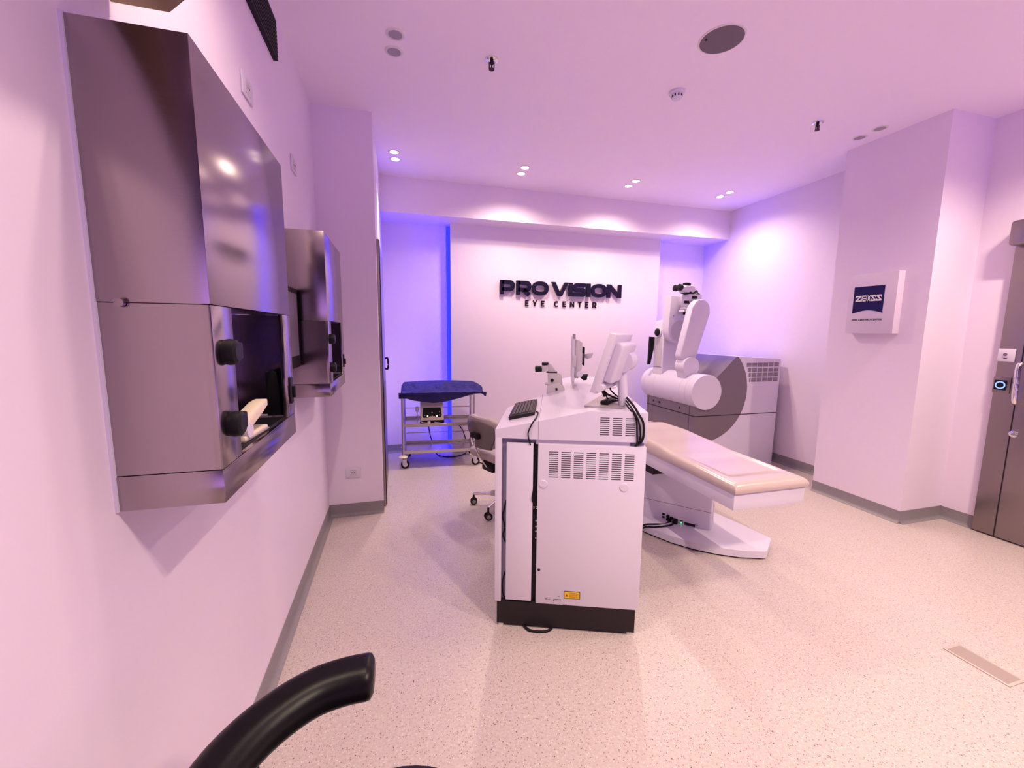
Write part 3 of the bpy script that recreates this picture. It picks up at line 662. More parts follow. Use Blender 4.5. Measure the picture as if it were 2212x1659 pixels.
# tilted monitor in front
tm = thing('touch_monitor', 'tilted white monitor on a thick post at the right end of the desk', 'monitor', (0, 0, 0))
AZ = -R(43)      # width runs along this heading
TM0 = CM @ Matrix.Translation((0.447, -0.005, 0)) @ Matrix.Rotation(AZ - CR, 4, 'Z')   # local: y = width, x = screen back normal
tm.matrix_world = TM0
TILT = R(17)
MT = Matrix.Translation((0, 0, 1.220)) @ Matrix.Rotation(TILT, 4, 'Y')
b = nb(); box(b, -0.016, 0.016, 0, 0.36, 0.0, 0.288, bev=0.003, X=MT); obj('panel', b, 'whitep', tm)
b = nb(); box(b, -0.0185, -0.0155, 0.02, 0.34, 0.02, 0.265, X=MT); obj('screen', b, 'screen', tm)
b = nb(); box(b, 0.012, 0.062, 0.045, 0.315, 0.060, 0.255, bev=0.012, seg=3, X=MT); obj('rear_housing', b, 'whitep', tm)
b = nb(); cyl(b, MT @ Vector((0.022, -0.001, 0.032)), MT @ Vector((0.022, 0.36, 0.032)), 0.018); obj('lower_roll', b, 'whitep', tm)
PB = TM0.inverted() @ CM          # desk frame to monitor frame
hc = PB @ Vector((0.612, 0.175, 1.360))
b = nb(); cyl(b, hc + Vector((-0.0, -0.05, 0)), hc + Vector((0, 0.075, 0)), 0.055, seg=36); hg = obj('hinge', b, 'whitep', tm)
b = nb(); box(b, hc.x - 0.085, hc.x, hc.y - 0.045, hc.y + 0.07, 1.315, 1.385, bev=0.006, X=None); obj('hinge_arm', b, 'whitep', tm)
p0 = PB @ Vector((0.617, 0.160, 1.138)); p1 = PB @ Vector((0.605, 0.178, 1.345))
b = nb(); sweep(b, [p0, p0.lerp(p1, 0.5), p1], rrect(0.064, 0.042, 0.019), up=(1, 0, 0)); obj('post', b, 'whitep', tm)
pl = [PB @ Vector((s, d, 0)) for s, d in ((0.419, 0.116), (0.598, 0.090), (0.640, 0.155), (0.760 - 0.06, 0.33), (0.620, 0.50), (0.572, 0.56))]
b = nb(); prism(b, [(p.x, p.y) for p in pl], 1.1318, 1.139, 'z'); obj('foot_plate', b, 'plate', tm)
t = thing('monitor_cables', 'bundle of black cables looping from the monitor post over the desk edge', 'cable', (0, 0, 0)); t.matrix_world = CM
paths = [[(0.628, 0.13, 1.180), (0.645, 0.03, 1.155), (0.66, -0.012, 1.125), (0.681, -0.014, 1.087), (0.686, -0.012, 1.03), (0.678, -0.008, 0.995), (0.660, 0.01, 0.972)],
         [(0.626, 0.13, 1.165), (0.632, 0.04, 1.150), (0.645, -0.008, 1.125), (0.664, -0.010, 1.083), (0.672, -0.010, 1.03), (0.668, -0.006, 0.99), (0.658, 0.01, 0.972)],
         [(0.624, 0.13, 1.150), (0.626, 0.05, 1.142), (0.640, -0.004, 1.124), (0.652, -0.008, 1.09), (0.657, -0.008, 1.03), (0.660, -0.006, 0.985), (0.656, 0.01, 0.970)]]
b = nb()
for p, r in zip(paths, (0.0055, 0.004, 0.004)): tube(b, p, r, 8)
obj('cord', b, 'blackrub', t)
b = nb(); tube(b, [(0.505, 0.20, 1.255), (0.515, 0.20, 1.215), (0.545, 0.19, 1.185), (0.60, 0.17, 1.165)], 0.005, 8)
tube(b, [(0.56, 0.20, 1.26), (0.555, 0.20, 1.215), (0.575, 0.19, 1.19), (0.605, 0.17, 1.17)], 0.004, 8)
tube(b, [(0.525, 0.20, 1.205), (0.55, 0.20, 1.155), (0.58, 0.18, 1.155), (0.61, 0.165, 1.160)], 0.0035, 8)
cyl(b, (0.515, 0.2, 1.215), (0.532, 0.2, 1.175), 0.010); obj('plug_cable', b, 'blackrub', t)
t = thing('remote_control', 'small black remote lying on the foot plate of the tilted monitor', 'remote', (0, 0, 0)); t.matrix_world = CM @ Matrix.Translation((0.500, 0.150, 1.139)) @ Matrix.Rotation(R(-24), 4, 'Z')
bobj('body', 'black', t, 0, 0.042, 0, 0.15, 0, 0.020, bev=0.005)
bobj('keypad', 'dark', t, 0.006, 0.036, 0.02, 0.09, 0.0195, 0.0208)
t = thing('joystick', 'small white joystick with black tip on the desk behind the monitor post', 'joystick', (0, 0, 0)); t.matrix_world = CM @ Matrix.Translation((0.640, 0.90, 1.131))
b = nb(); lathe(b, [(0.052, 0), (0.052, 0.008), (0.035, 0.013), (0.020, 0.018)], (0, 0, 0), (0, 0, 1)); obj('base', b, 'whitep', t)
b = nb(); lathe(b, [(0.020, 0.016), (0.026, 0.035), (0.024, 0.055), (0.014, 0.072)], (0, 0, 0), (0, 0, 1)); obj('grip', b, 'pale', t)
b = nb(); lathe(b, [(0.014, 0.071), (0.014, 0.082), (0.008, 0.086)], (0, 0, 0), (0, 0, 1)); obj('tip', b, 'black', t)

# ------------------------------------------------------------------ laser machine at the back
ls = thing('laser_machine', 'large grey and white laser machine with jointed arms in the back right corner', 'laser machine', (3.21, 3.73, 0))
ox = 3.21
cz, Rr = 0.868, 0.562
arcp = [(3.21 - ox + Rr * math.cos(R(a)), cz + Rr * math.sin(R(a))) for a in [43.0 - i * (43.0 + 101.5) / 40 for i in range(41)]]   # from the ridge round to the lower left edge
Yf, Yk = 0.0, 0.90
grey = [(-0.11, arcp[-1][1]), (-0.11, 0.709), (0.146, 1.028), (0.385, 1.2505)] + [p for p in arcp if p[1] < 1.25]
grey = [p for i, p in enumerate(grey) if not (i > 4 and p[0] <= -0.11)]
b = nb(); prism(b, grey, Yf, Yk, 'y'); obj('front_cover', b, 'cover', ls, smooth=25)
wp = [(0.40, 1.2515), (1.00, 1.220), (1.01, 1.205), (1.00, 0), (-0.11, 0), (-0.11, arcp[-1][1] - 0.002)] + [(p[0] + 0.001, p[1] - 0.001) for p in arcp[::-1] if -0.11 < p[0]]
b = nb(); prism(b, wp, Yf + 0.001, Yk, 'y'); obj('cabinet', b, 'white', ls, smooth=25)
b = nb(); box(b, -0.112, 1.003, -0.0015, 0.002, 0.598, 0.606); box(b, -0.1125, -0.108, -0.0015, Yk, 0.598, 0.606); obj('groove', b, 'slot', ls)
b = nb(); box(b, -0.1115, -0.109, 0.09, 0.093, 0.33, 0.71); box(b, -0.1115, -0.109, 0.86, 0.863, 0.33, 0.71); obj('cover_seam', b, 'dark', ls)
b = nb(); vx = lambda z: ((0.590 ** 2 - (z - cz) ** 2) ** 0.5)
for r in range(4):
    for c in range(6):
        x0 = 0.532 + c * 0.0765; x1 = x0 + 0.066; z1 = 1.183 - r * 0.0565; z0 = z1 - 0.046
        lim = max(vx(z0), vx(z1)); 
        if x1 < lim + 0.01: continue
        xa = max(x0, lim)
        n = 6
        for i in range(n): zz = z0 + (z1 - z0) * i / n; box(b, xa, x1, -0.0008, 0.0015, zz, zz + (z1 - z0) / n * 0.72)
obj('vent_grille', b, 'ventd', ls)
b = nb()
for k, (y, w) in enumerate(((0.25, 0.012), (0.62, 0.03), (0.70, 0.008), (0.755, 0.018))): box(b, -0.1125, -0.11, y, y + w, 0.645, 0.668)
obj('port_marks', b, 'slot', ls)
# horizontal drum
b = nb(); y0, y1 = -0.03, 0.97; rr = 0.192
prof = [(0.0, y1), (rr * 0.7, y1), (rr, y1 - 0.03)]
for yy in (0.93, 0.86, 0.67, 0.18, 0.085): prof += [(rr, yy + 0.002), (rr - 0.002, yy + 0.001), (rr - 0.002, yy - 0.001), (rr, yy - 0.002)]
prof += [(rr, y0 + 0.003), (rr - 0.003, y0), (0, y0)]
lathe(b, [(r_, h_) for r_, h_ in prof], (0, 0, cz), (0, 1, 0), 64); obj('drum', b, 'white', ls, smooth=30)
# rear column straddling the drum
def saddle(x0, x1, n=10):
    out = []
    for i in range(n + 1):
        x = x0 + (x1 - x0) * i / n; out.append((x, cz + math.sqrt(max(0, (rr + 0.001) ** 2 - x * x))))
    return out
col_poly = [(-0.139, 1.60), (-0.132, 1.30)] + saddle(-0.139, 0.15) + [(0.15, 1.30), (0.11, 1.62), (-0.05, 1.66), (-0.12, 1.645)]
b = nb(); prism(b, col_poly, 0.585, 0.775, 'y', bev=0.012); cl = obj('support_column', b, 'white', ls)
b = nb(); box(b, -0.1415, -0.134, 0.60, 0.765, 1.09, 1.093); obj('column_seam', b, 'dark', cl)
b = nb(); box(b, -0.1395, -0.125, 0.615, 0.752, 1.10, 1.44); obj('side_inlay', b, 'pale', cl)
b = nb(); lathe(b, [(0.058, 0), (0.058, 0.014), (0.050, 0.020)], (-0.136, 0.68, 1.510), (-1, 0, 0)); kn = obj('knob_ring', b, 'whitep', cl)
b = nb(); lathe(b, [(0.044, 0.018), (0.044, 0.034), (0.034, 0.044), (0.010, 0.050)], (-0.136, 0.68, 1.510), (-1, 0, 0)); obj('knob', b, 'black', cl)
b = nb(); prism(b, [(-0.205, 1.112), (-0.180, 1.112), (-0.146, 1.30), (-0.138, 1.452), (-0.198, 1.455)], 0.76, 0.80, 'y', bev=0.006); obj('side_handle', b, 'black', ls)
# paddle on the near side of the column
pd = [(-0.150, 1.935), (-0.160, 1.55)] + [(-0.008 + 0.150 * math.cos(R(a)), 1.535 + 0.150 * math.sin(R(a))) for a in range(185, 361, 12)] + [(0.142, 1.60), (0.135, 1.925)]
b = nb(); prism(b, pd, 0.47, 0.59, 'y', bev=0.008); pa = obj('swing_plate', b, 'white', ls)
b = nb(); lathe(b, [(0.122, 0), (0.122, 0.002), (0.119, 0.0025), (0.117, 0.001), (0.0, 0.001)], (-0.008, 0.47, 1.53), (0, -1, 0), 40); obj('pivot_disc', b, 'pale', pa)
b = nb()
for x, z in ((-0.10, 1.70), (0.02, 1.46)): cyl(b, (x, 0.471, z), (x, 0.467, z), 0.005, seg=12)
obj('screws', b, 'dark', pa)
# near tilted arm
a0 = Vector((-0.085 - 0.0, 1.235)); a1 = Vector((0.055, 1.760)); d = (a1 - a0).normalized(); n2 = Vector((-d.y, d.x)); wr = 0.118
st = []
for i in range(13): a = math.pi * i / 12; p = a1 + n2 * wr * math.cos(a) + d * wr * math.sin(a); st.append((p.x, p.y))
w0 = 0.105
for i in range(9): a = math.pi + math.pi * i / 8; p = a0 + n2 * w0 * math.cos(a) + d * 0.055 * math.sin(a); st.append((p.x, p.y))
b = nb(); prism(b, st, 0.20, 0.30, 'y', bev=0.016); obj('tilted_arm', b, 'white', ls)
b = nb(); cyl(b, (-0.068, 0.155, 1.135), (-0.068, 0.305, 1.135), 0.104, seg=40)
obj('arm_joint', b, 'white', ls)
fp = [(-0.155, 1.12)] + saddle(-0.132, 0.02) + [(0.03, 1.12)]
b = nb(); prism(b, fp, 0.158, 0.30, 'y', bev=0.003); obj('joint_foot', b, 'white', ls)
# surgical microscope between the plates
b = nb(); box(b, -0.02, 0.16, 0.33, 0.46, 1.80, 1.945, bev=0.01); sc = obj('microscope_head', b, 'whitep', ls)
b = nb(); box(b, -0.035, 0.06, 0.34, 0.45, 1.775, 1.800, bev=0.004); box(b, -0.055, 0.06, 0.35, 0.44, 1.742, 1.768, bev=0.003); obj('lens_mount', b, 'whitep', sc)
b = nb(); cyl(b, (0.01, 0.395, 1.745), (0.01, 0.395, 1.715), 0.036); obj('objective', b, 'black', sc)
b = nb(); cyl(b, (0.0, 0.38, 1.945), (0.0, 0.38, 1.985), 0.050); box(b, -0.052, 0.052, 0.33, 0.43, 1.950, 1.957); obj('collar', b, 'dark', sc)
b = nb(); prism(b, [(-0.075, 1.965), (-0.03, 1.955), (0.055, 1.965), (0.075, 1.985), (0.05, 2.035), (-0.055, 2.035), (-0.095, 2.0)], 0.33, 0.44, 'y', bev=0.012); obj('binocular_head', b, 'whitep', sc)
for y in (0.345, 0.425):
    b = nb(); lathe(b, [(0.030, 0), (0.030, 0.04), (0.026, 0.045)], (-0.070, y, 2.005), (-1, 0, 0.12)); obj('eye_tube', b, 'whitep', sc)
    b = nb(); lathe(b, [(0.033, 0.04), (0.037, 0.050), (0.037, 0.075), (0.028, 0.080)], (-0.070, y, 2.005), (-1, 0, 0.12)); obj('eyepiece', b, 'black', sc)
b = nb(); lathe(b, [(0.040, 0), (0.044, 0.010), (0.044, 0.030), (0.030, 0.036)], (-0.015, 0.385, 2.033), (0.1, 0, 1)); obj('head_cap', b, 'black', sc)
for x, z in ((0.05, 1.905), (-0.055, 1.850), (0.02, 1.835)): bobj('focus_knob', 'black', sc, x - 0.028, x + 0.028, 0.305, 0.335, z - 0.016, z + 0.016, bev=0.006)
b = nb(); lathe(b, [(0.055, 0), (0.030, 0.02), (0.020, 0.045), (0.008, 0.048)], (0.105, 0.38, 1.945), (0, 0, 1)); obj('top_knob', b, 'black', sc)

# ------------------------------------------------------------------ patient bed
bd = thing('patient_bed', 'low white patient bed with glossy beige cushion in front of the laser machine', 'bed', (2.07, 2.6, 0))
bx, by = 2.07, 2.6
outl = [(1.70, 3.0), (1.715, 2.75), (1.768, 2.579), (1.858, 2.394), (1.956, 2.274), (2.064, 2.179), (2.185, 2.105), (2.326, 2.056), (2.36, 2.060), (2.53, 2.187), (2.495, 2.425), (2.457, 2.609), (2.39, 2.85), (2.26, 3.12), (2.05, 3.30), (1.80, 3.30)]
b = nb(); prism(b, [(x - bx, y - by) for x, y in outl], 0.012, 0.06, 'z'); obj('base_plate', b, 'white', bd, smooth=30)
cx_, cy_ = 2.1, 2.65
b = nb(); prism(b, [((x - cx_) * 0.97 + cx_ - bx, (y - cy_) * 0.97 + cy_ - by) for x, y in outl], 0.0, 0.013, 'z'); obj('base_gasket', b, 'black', bd)
PM = Matrix.Translation((2.186 - bx, 2.388 - by, 0)) @ Matrix(((-0.655, 0.755, 0, 0), (0.755, 0.655, 0, 0), (0, 0, 1, 0), (0, 0, 0, 1)))   # u along face, v deep
b = nb(); prism(b, [(0, 0.012), (0.012, 0), (0.60, 0), (0.60, 0.20), (0.02, 0.20), (0, 0.18)], 0.058, 0.44, 'z', X=PM)
pe = obj('pedestal', b, 'white', bd, smooth=50)
b = nb(); box(b, 0.0, 0.6, -0.0008, 0.001, 0.197, 0.200, X=PM); box(b, -0.001, 0.001, 0.085, 0.088, 0.09, 0.27, X=PM); obj('pedestal_seam', b, 'ventd', pe)
bobj('lift_block', 'dark', bd, -0.235, 0.16, 0.02, 0.75, 0.44, 0.505)
b = nb(); box(b, 0.188, 0.214, -0.004, 0.001, 0.055, 0.092, X=PM); sw = obj('switch_frame', b, 'inkw', pe)
b = nb(); box(b, 0.191, 0.211, -0.006, -0.003, 0.058, 0.089, X=PM); obj('switch_rocker', b, 'black', sw)
b = nb(); box(b, 0.197, 0.205, -0.0075, -0.005, 0.066, 0.080, X=PM); obj('switch_light', b, 'green', sw)
b = nb(); box(b, 0.105, 0.180, -0.0015, 0.001, 0.045, 0.080, X=PM); box(b, 0.085, 0.180, -0.0015, 0.001, 0.078, 0.081, X=PM); box(b, 0.085, 0.180, -0.0015, 0.001, 0.043, 0.046, X=PM); obj('air_slots', b, 'dark', pe)
b = nb()
for u, z in ((0.30, 0.098), (0.30, 0.075), (0.285, 0.060), (0.275, 0.088)): lathe(b, [(0.012, 0), (0.012, 0.016), (0.008, 0.022)], PM @ Vector((u, 0, z)), (-0.755, -0.655, 0), 14)
for u, z in ((0.335, 0.104), (0.335, 0.080)): box(b, u - 0.010, u + 0.010, -0.003, 0.0, z - 0.007, z + 0.007, X=PM)
box(b, 0.226, 0.262, -0.035, 0.0, 0.058, 0.095, bev=0.006, X=PM); obj('plugs', b, 'black', pe)
b = nb()
pA = [PM @ Vector(v) for v in ((0.285, -0.02, 0.062), (0.31, -0.07, 0.055), (0.36, -0.13, 0.066), (0.43, -0.20, 0.066), (0.46, -0.29, 0.03), (0.52, -0.45, 0.008))]
pB = [PM @ Vector(v) for v in ((0.245, -0.035, 0.07), (0.27, -0.10, 0.068), (0.35, -0.18, 0.066), (0.42, -0.23, 0.062), (0.46, -0.31, 0.012), (0.54, -0.45, 0.008))]
tube(b, pA, 0.006, 8); tube(b, pB, 0.006, 8); obj('cables', b, 'blackrub', pe)
b = nb(); box(b, 1.815 - bx, 2.328 - bx, 1.822 - by, 3.45 - by, 0.503, 0.606, bev=0.003); fr = obj('frame', b, 'white', bd)
# cushion: lofted rounded slab with a dished leg end
def cushion():
    b = nb(); ny, nx = 60, 36; xa, xb, ya, yb = 1.803, 2.340, 1.805, 3.47; zb = 0.609
    def ztop(y):
        pts = [(1.80, 0.660), (2.20, 0.668), (2.34, 0.670), (2.62, 0.690), (2.9, 0.706), (3.15, 0.703), (3.35, 0.672), (3.47, 0.64)]
        for (ya_, za), (yb_, zb_) in zip(pts, pts[1:]):
            if y <= yb_: t_ = (y - ya_) / (yb_ - ya_); return za + (zb_ - za) * (t_ * t_ * (3 - 2 * t_))
        return 0.65
    rows = []
    for j in range(ny + 1):
        v = j / ny; y = ya + (yb - ya) * (0.5 - 0.5 * math.cos(math.pi * v)); ey = min(y - ya, yb - y)
        fy = min(1.0, ey / 0.045); ky = math.sqrt(max(0, 1 - (1 - fy) ** 2))
        row = []
        for i in range(nx + 1):
            u = i / nx; x = xa + (xb - xa) * (0.5 - 0.5 * math.cos(math.pi * u)); ex = min(x - xa, xb - x)
            fx = min(1.0, ex / 0.045); kx = math.sqrt(max(0, 1 - (1 - fx) ** 2))
            h = (ztop(y) - zb - 0.012) * min(kx, ky) + 0.012
            # dished leg rest
            dx = max(0, min(1, (x - 1.872) / 0.035)) * max(0, min(1, (2.30 - x) / 0.035)); dy = max(0, min(1, (y - 1.915) / 0.06)) * max(0, min(1, (2.36 - y) / 0.10))
            sm = lambda q: q * q * (3 - 2 * q)
            h -= 0.012 * sm(dx) * sm(dy)
            row.append(b.verts.new((x - bx, y - by, zb + h)))
        rows.append(row)
    for j in range(ny):
        for i in range(nx): b.faces.new((rows[j][i], rows[j][i + 1], rows[j + 1][i + 1], rows[j + 1][i]))
    rim = rows[0] + [r[-1] for r in rows[1:]] + rows[-1][::-1][1:] + [r[0] for r in rows[::-1][1:-1]]
    lo = [b.verts.new((v.co.x * 0.985, v.co.y * 0.995, 0.605)) for v in rim]
    for i in range(len(rim)): b.faces.new((rim[i], rim[(i + 1) % len(rim)], lo[(i + 1) % len(rim)], lo[i]))
    b.faces.new(lo)
    return b
obj('cushion', cushion(), 'cush', bd, smooth=60)

# ------------------------------------------------------------------ instrument trolley
TR = R(-4.3)
tr = thing('instrument_trolley', 'three tier stainless steel trolley on castors in the blue niche', 'trolley', (0.037, 4.544, 0), TR)
TW, TD = 0.773, 0.40
for (u, v) in ((0, 0), (TW, 0), (0, TD), (TW, TD)):
    b = nb(); cyl(b, (u, v, 0.135), (u, v, 0.835), 0.0125, seg=16); obj('post', b, 'tray', tr)
for z in (0.162, 0.462, 0.800):
    b = nb(); box(b, 0.010, TW - 0.010, 0.0, TD, z + 0.004, z + 0.008)
    box(b, 0.010, TW - 0.010, -0.008, -0.005, z, z + 0.036); box(b, 0.010, TW - 0.010, TD + 0.005, TD + 0.008, z, z + 0.036)
    box(b, 0.006, 0.009, 0, TD, z, z + 0.036); box(b, TW - 0.009, TW - 0.006, 0, TD, z, z + 0.036)
    box(b, 0.010, TW - 0.010, -0.008, 0.004, z, z + 0.003)
    obj('shelf', b, 'tray', tr)
for z in (0.30, 0.60):
    b = nb(); cyl(b, (0, TD, z), (TW, TD, z), 0.004, seg=10); obj('rear_rail', b, 'tray', tr)
for (u, v) in ((0, 0), (TW, 0), (0, TD), (TW, TD)):
    b = nb(); lathe(b, [(0.048, 0.125), (0.052, 0.130), (0.048, 0.136), (0.016, 0.150)], (u, v, 0), (0, 0, 1), 24); cs = obj('bumper_disc', b, 'ivory', tr)
    b = nb(); box(b, u - 0.010, u + 0.034, v - 0.018, v - 0.013, 0.045, 0.125, bev=0.002); box(b, u - 0.010, u + 0.034, v + 0.013, v + 0.018, 0.045, 0.125, bev=0.002); box(b, u - 0.010, u + 0.03, v - 0.018, v + 0.018, 0.105, 0.125); obj('fork', b, 'whitep', cs)
    b = nb(); lathe(b, [(0.040, -0.011), (0.046, -0.006), (0.046, 0.006), (0.040, 0.011)], (u + 0.018, v, 0.046), (0, 1, 0), 24); obj('wheel', b, 'blackrub', cs)
    b = nb(); lathe(b, [(0.026, -0.0125), (0.026, 0.0125)], (u + 0.018, v, 0.046), (0, 1, 0), 20); obj('wheel_hub', b, 'whitep', cs)
# drape
def drape():
    b = nb(); NU, NT = 110, 60; rows = []
    rnd = random.Random(7); ph = [rnd.uniform(0, 6.28) for _ in range(12)]
    def hang(u):       # lower hem of the front pouch
        pts = [(-0.03, 0.775), (0.05, 0.775), (0.12, 0.752), (0.22, 0.735), (0.33, 0.722), (0.46, 0.732), (0.60, 0.765), (0.74, 0.805), (0.80, 0.815), (0.90, 0.825)]
        for (a, za), (c, zc) in zip(pts, pts[1:]):
            if u <= c: t_ = (u - a) / (c - a); return za + (zc - za) * t_
        return 0.825
    for j in range(NT + 1):
        t_ = j / NT; row = []
        for i in range(NU + 1):
            uu = -0.03 + 0.93 * i / NU
            cr = mnoise.noise(Vector((uu * 7.0, t_ * 5.0, 1.7))); cr2 = mnoise.noise(Vector((uu * 17.0 + cr, t_ * 13.0, 4.1)))
            cr3 = mnoise.noise(Vector((uu * 4.0 + t_ * 3.0, t_ * 9.0 - uu * 2.0, 8.3)))
            fold = 0.055 * abs(cr) - 0.030 + 0.022 * abs(cr2) + 0.045 * abs(cr3)
            side = max(0, -uu / 0.03) if uu < 0 else max(0, (uu - 0.79) / 0.11)
            back = 0.905 + 0.02 * math.sin(math.pi * min(1, max(0, uu / 0.8))) * 0.8; front = 0.845
            if t_ < 0.68:
                q = t_ / 0.68; v = TD + 0.02 - (TD + 0.085) * q
                z = back + (front - back) * q - 0.03 * math.sin(math.pi * q) * (0.4 + 0.6 * math.sin(math.pi * min(1, max(0, uu / 0.8)))) + fold * math.sin(math.pi * min(1, q * 1.05) ) * 1.3
                z -= 0.075 * side * (0.4 + 0.6 * math.sin(2.2 * q + 0.2)) if uu < 0 else 0.055 * side ** 1.5
            else:
                q = (t_ - 0.68) / 0.32; v = -0.065 + 0.045 * min(1, q * 3) - 0.012 * math.sin(math.pi * q) - 0.004 * math.sin(20 * uu + ph[3])
                z = front + (hang(uu) - front) * q + 0.006 * cr2 * (1 - q)
                v += 0.016 * q * q + 0.012 * cr * math.sin(math.pi * q)
                if uu > 0.79: v -= 0.05 * side
            row.append(b.verts.new((uu, v, z)))
        rows.append(row)
    for j in range(NT):
        for i in range(NU): b.faces.new((rows[j][i], rows[j][i + 1], rows[j + 1][i + 1], rows[j + 1][i]))
    return b
dr = obj('surgical_drape', drape(), 'drape', None, smooth=22); dr.location = (0.037, 4.544, 0); dr.rotation_euler = (0, 0, TR)
sm_ = dr.modifiers.new('thickness', 'SOLIDIFY'); sm_.thickness = 0.0015
tag(dr, 'crumpled navy blue drape spread over the top of the steel trolley', 'drape')
# device on the middle shelf
cu = thing('control_unit', 'small white electrosurgical box with black front panel on the middle trolley shelf', 'medical device', (0.222, 4.545, 0.474), R(-3))
b = nb(); prism(b, [(0, 0.05), (0.0, 0.075), (0.065, 0.185), (0.12, 0.235), (0.26, 0.235), (0.26, 0.05)], 0.004, 0.258, 'x', bev=0.006); obj('body', b, 'ivory', cu)
bobj('base', 'black', cu, 0.0, 0.262, -0.002, 0.26, 0.0, 0.052, bev=0.004)
b = nb(); A = Vector((0.0, 0.004, 0.082)); B2 = Vector((0, 0.063, 0.182)); dd = (B2 - A); nn = Vector((0, -dd.z, dd.y)).normalized() * 0.0015
q = [(0.034, 0.0), (0.09, 0.0), (0.105, 0.12), (0.160, 0.12), (0.175, 0.0), (0.228, 0.0), (0.236, 0.2), (0.226, 1.0), (0.036, 1.0), (0.026, 0.2)]
vs = [b.verts.new(A + dd * k_ + Vector((x, 0, 0)) + nn) for x, k_ in q]; b.faces.new(vs); vs2 = [b.verts.new(v.co - nn * 2) for v in vs]
for i in range(len(vs)): b.faces.new((vs[i], vs[(i + 1) % len(vs)], vs2[(i + 1) % len(vs)], vs2[i]))
fp_ = obj('front_panel', b, 'black', cu)
b = nb()
for x, k_ in ((0.082, 0.14), (0.182, 0.14)): cyl(b, A + dd * k_ + Vector((x, 0, 0)) + nn, A + dd * k_ + Vector((x, 0, 0)) + nn * 3, 0.008, seg=14)
obj('indicator_lights', b, 'lamp_g', fp_)
b = nb()
for x, k_ in ((0.052, 0.22), (0.132, 0.5), (0.132, 0.15), (0.212, 0.22), (0.212, 0.55)): cyl(b, A + dd * k_ + Vector((x, 0, 0)) + nn, A + dd * k_ + Vector((x, 0, 0)) + nn * 3, 0.0055, seg=12)
obj('panel_buttons', b, 'pale', fp_)
b = nb(); lathe(b, [(0.018, 0), (0.018, 0.022), (0.012, 0.026)], (0.095, -0.002, 0.028), (0, -1, 0)); obj('socket_plug', b, 'whitep', cu)
b = nb(); tube(b, [(0.08, -0.012, 0.026), (0.05, -0.02, 0.030), (0.01, -0.02, 0.045), (-0.012, 0.02, 0.075), (-0.012, 0.06, 0.11)], 0.004, 8)
tube(b, [(0.155, -0.004, 0.03), (0.20, -0.03, 0.028), (0.24, -0.062, 0.026), (0.28, -0.066, 0.020)], 0.004, 8); obj('white_lead', b, 'whitep', cu)
b = nb(); lathe(b, [(0.012, 0), (0.020, 0.02), (0.022, 0.05), (0.016, 0.056)], (-0.030, 0.08, 0.135), (0, 0, 1)); cyl(b, (-0.030, 0.08, 0.02), (-0.030, 0.08, 0.14), 0.005, seg=10); obj('holder_cup', b, 'pale', cu)
t = thing('trolley_cable', 'black power cable trailing under the steel trolley to the wall', 'cable', (0, 0, 0))
b = nb(); tube(b, [(0.33, 4.83, 0.45), (0.34, 4.97, 0.40), (0.36, 5.0, 0.25), (0.40, 4.99, 0.12), (0.43, 4.95, 0.02), (0.50, 4.86, 0.008), (0.62, 4.82, 0.008), (0.74, 4.88, 0.008), (0.80, 4.97, 0.02), (0.80, 5.0, 0.15)], 0.006, 8)
tube(b, [(0.55, 4.98, 0.46), (0.62, 5.0, 0.42), (0.70, 5.01, 0.36), (0.76, 5.01, 0.28), (0.80, 5.0, 0.15)], 0.006, 8)
tube(b, [(0.85, 4.6, 0.008), (0.90, 4.5, 0.008), (0.96, 4.43, 0.008), (1.05, 4.40, 0.008)], 0.006, 8); obj('cord', b, 'blackrub', t)

# ------------------------------------------------------------------ swivel chair behind the console
sw = thing('swivel_chair', 'grey upholstered swivel chair on castors behind the left end of the desk', 'chair', (0.87, 3.30, 0))
th = math.atan2(0.4, 0.9)                       # direction the sitter faces
F = Matrix.Rotation(th, 4, 'Z')
b = nb(); box(b, -0.235, 0.24, -0.22, 0.22, 0.455, 0.53, bev=0.03, seg=4, X=F); obj('seat', b, 'seat', sw)
b = nb(); box(b, -0.16, 0.20, -0.18, 0.18, 0.44, 0.458, X=F); obj('seat_pan', b, 'black', sw)
def shield(w, z0, z1, y0, y1, bow):
    b = nb(); n, m = 16, 12; front, back = [], []
    for L, xo in ((front, y0), (back, y1)):
        for j in range(m + 1):
            k = j / m; z = z0 + (z1 - z0) * k
            hw = w * (0.62 + 0.38 * min(1, k * 1.8)) * (1 if k < 0.72 else math.sqrt(max(0.02, 1 - ((k - 0.72) / 0.285) ** 2.4)) * 0.35 + 0.65 if k < 1 else 0.62)
            L.append([b.verts.new(F @ Vector((xo + bow * (i / n * 2 - 1) ** 2 - 0.03 * (k - 0.5), hw * (i / n * 2 - 1), z))) for i in range(n + 1)])
    for j in range(m):
        for i in range(n):
            b.faces.new((front[j][i], front[j][i + 1], front[j + 1][i + 1], front[j + 1][i])); b.faces.new((back[j][i], back[j + 1][i], back[j + 1][i + 1], back[j][i + 1]))
        for i in (0, n): b.faces.new((front[j][i], front[j + 1][i], back[j + 1][i], back[j][i]))
    for j in (0, m):
        for i in range(n): b.faces.new((front[j][i], front[j][i + 1], back[j][i + 1], back[j][i]))
    return b
bk = obj('backrest', shield(0.205, 0.575, 0.825, -0.285, -0.235, 0.035), 'seat', sw, smooth=60)
bk.modifiers.new('b', 'BEVEL').width = 0.012
obj('back_shell', shield(0.185, 0.57, 0.79, -0.298, -0.280, 0.035), 'shell', sw, smooth=60)
b = nb(); box(b, -0.330, -0.292, -0.045, 0.055, 0.655, 0.70, bev=0.008, X=F); box(b, -0.302, -0.292, -0.03, 0.05, 0.735, 0.755, X=F); obj('back_bracket', b, 'black', sw)
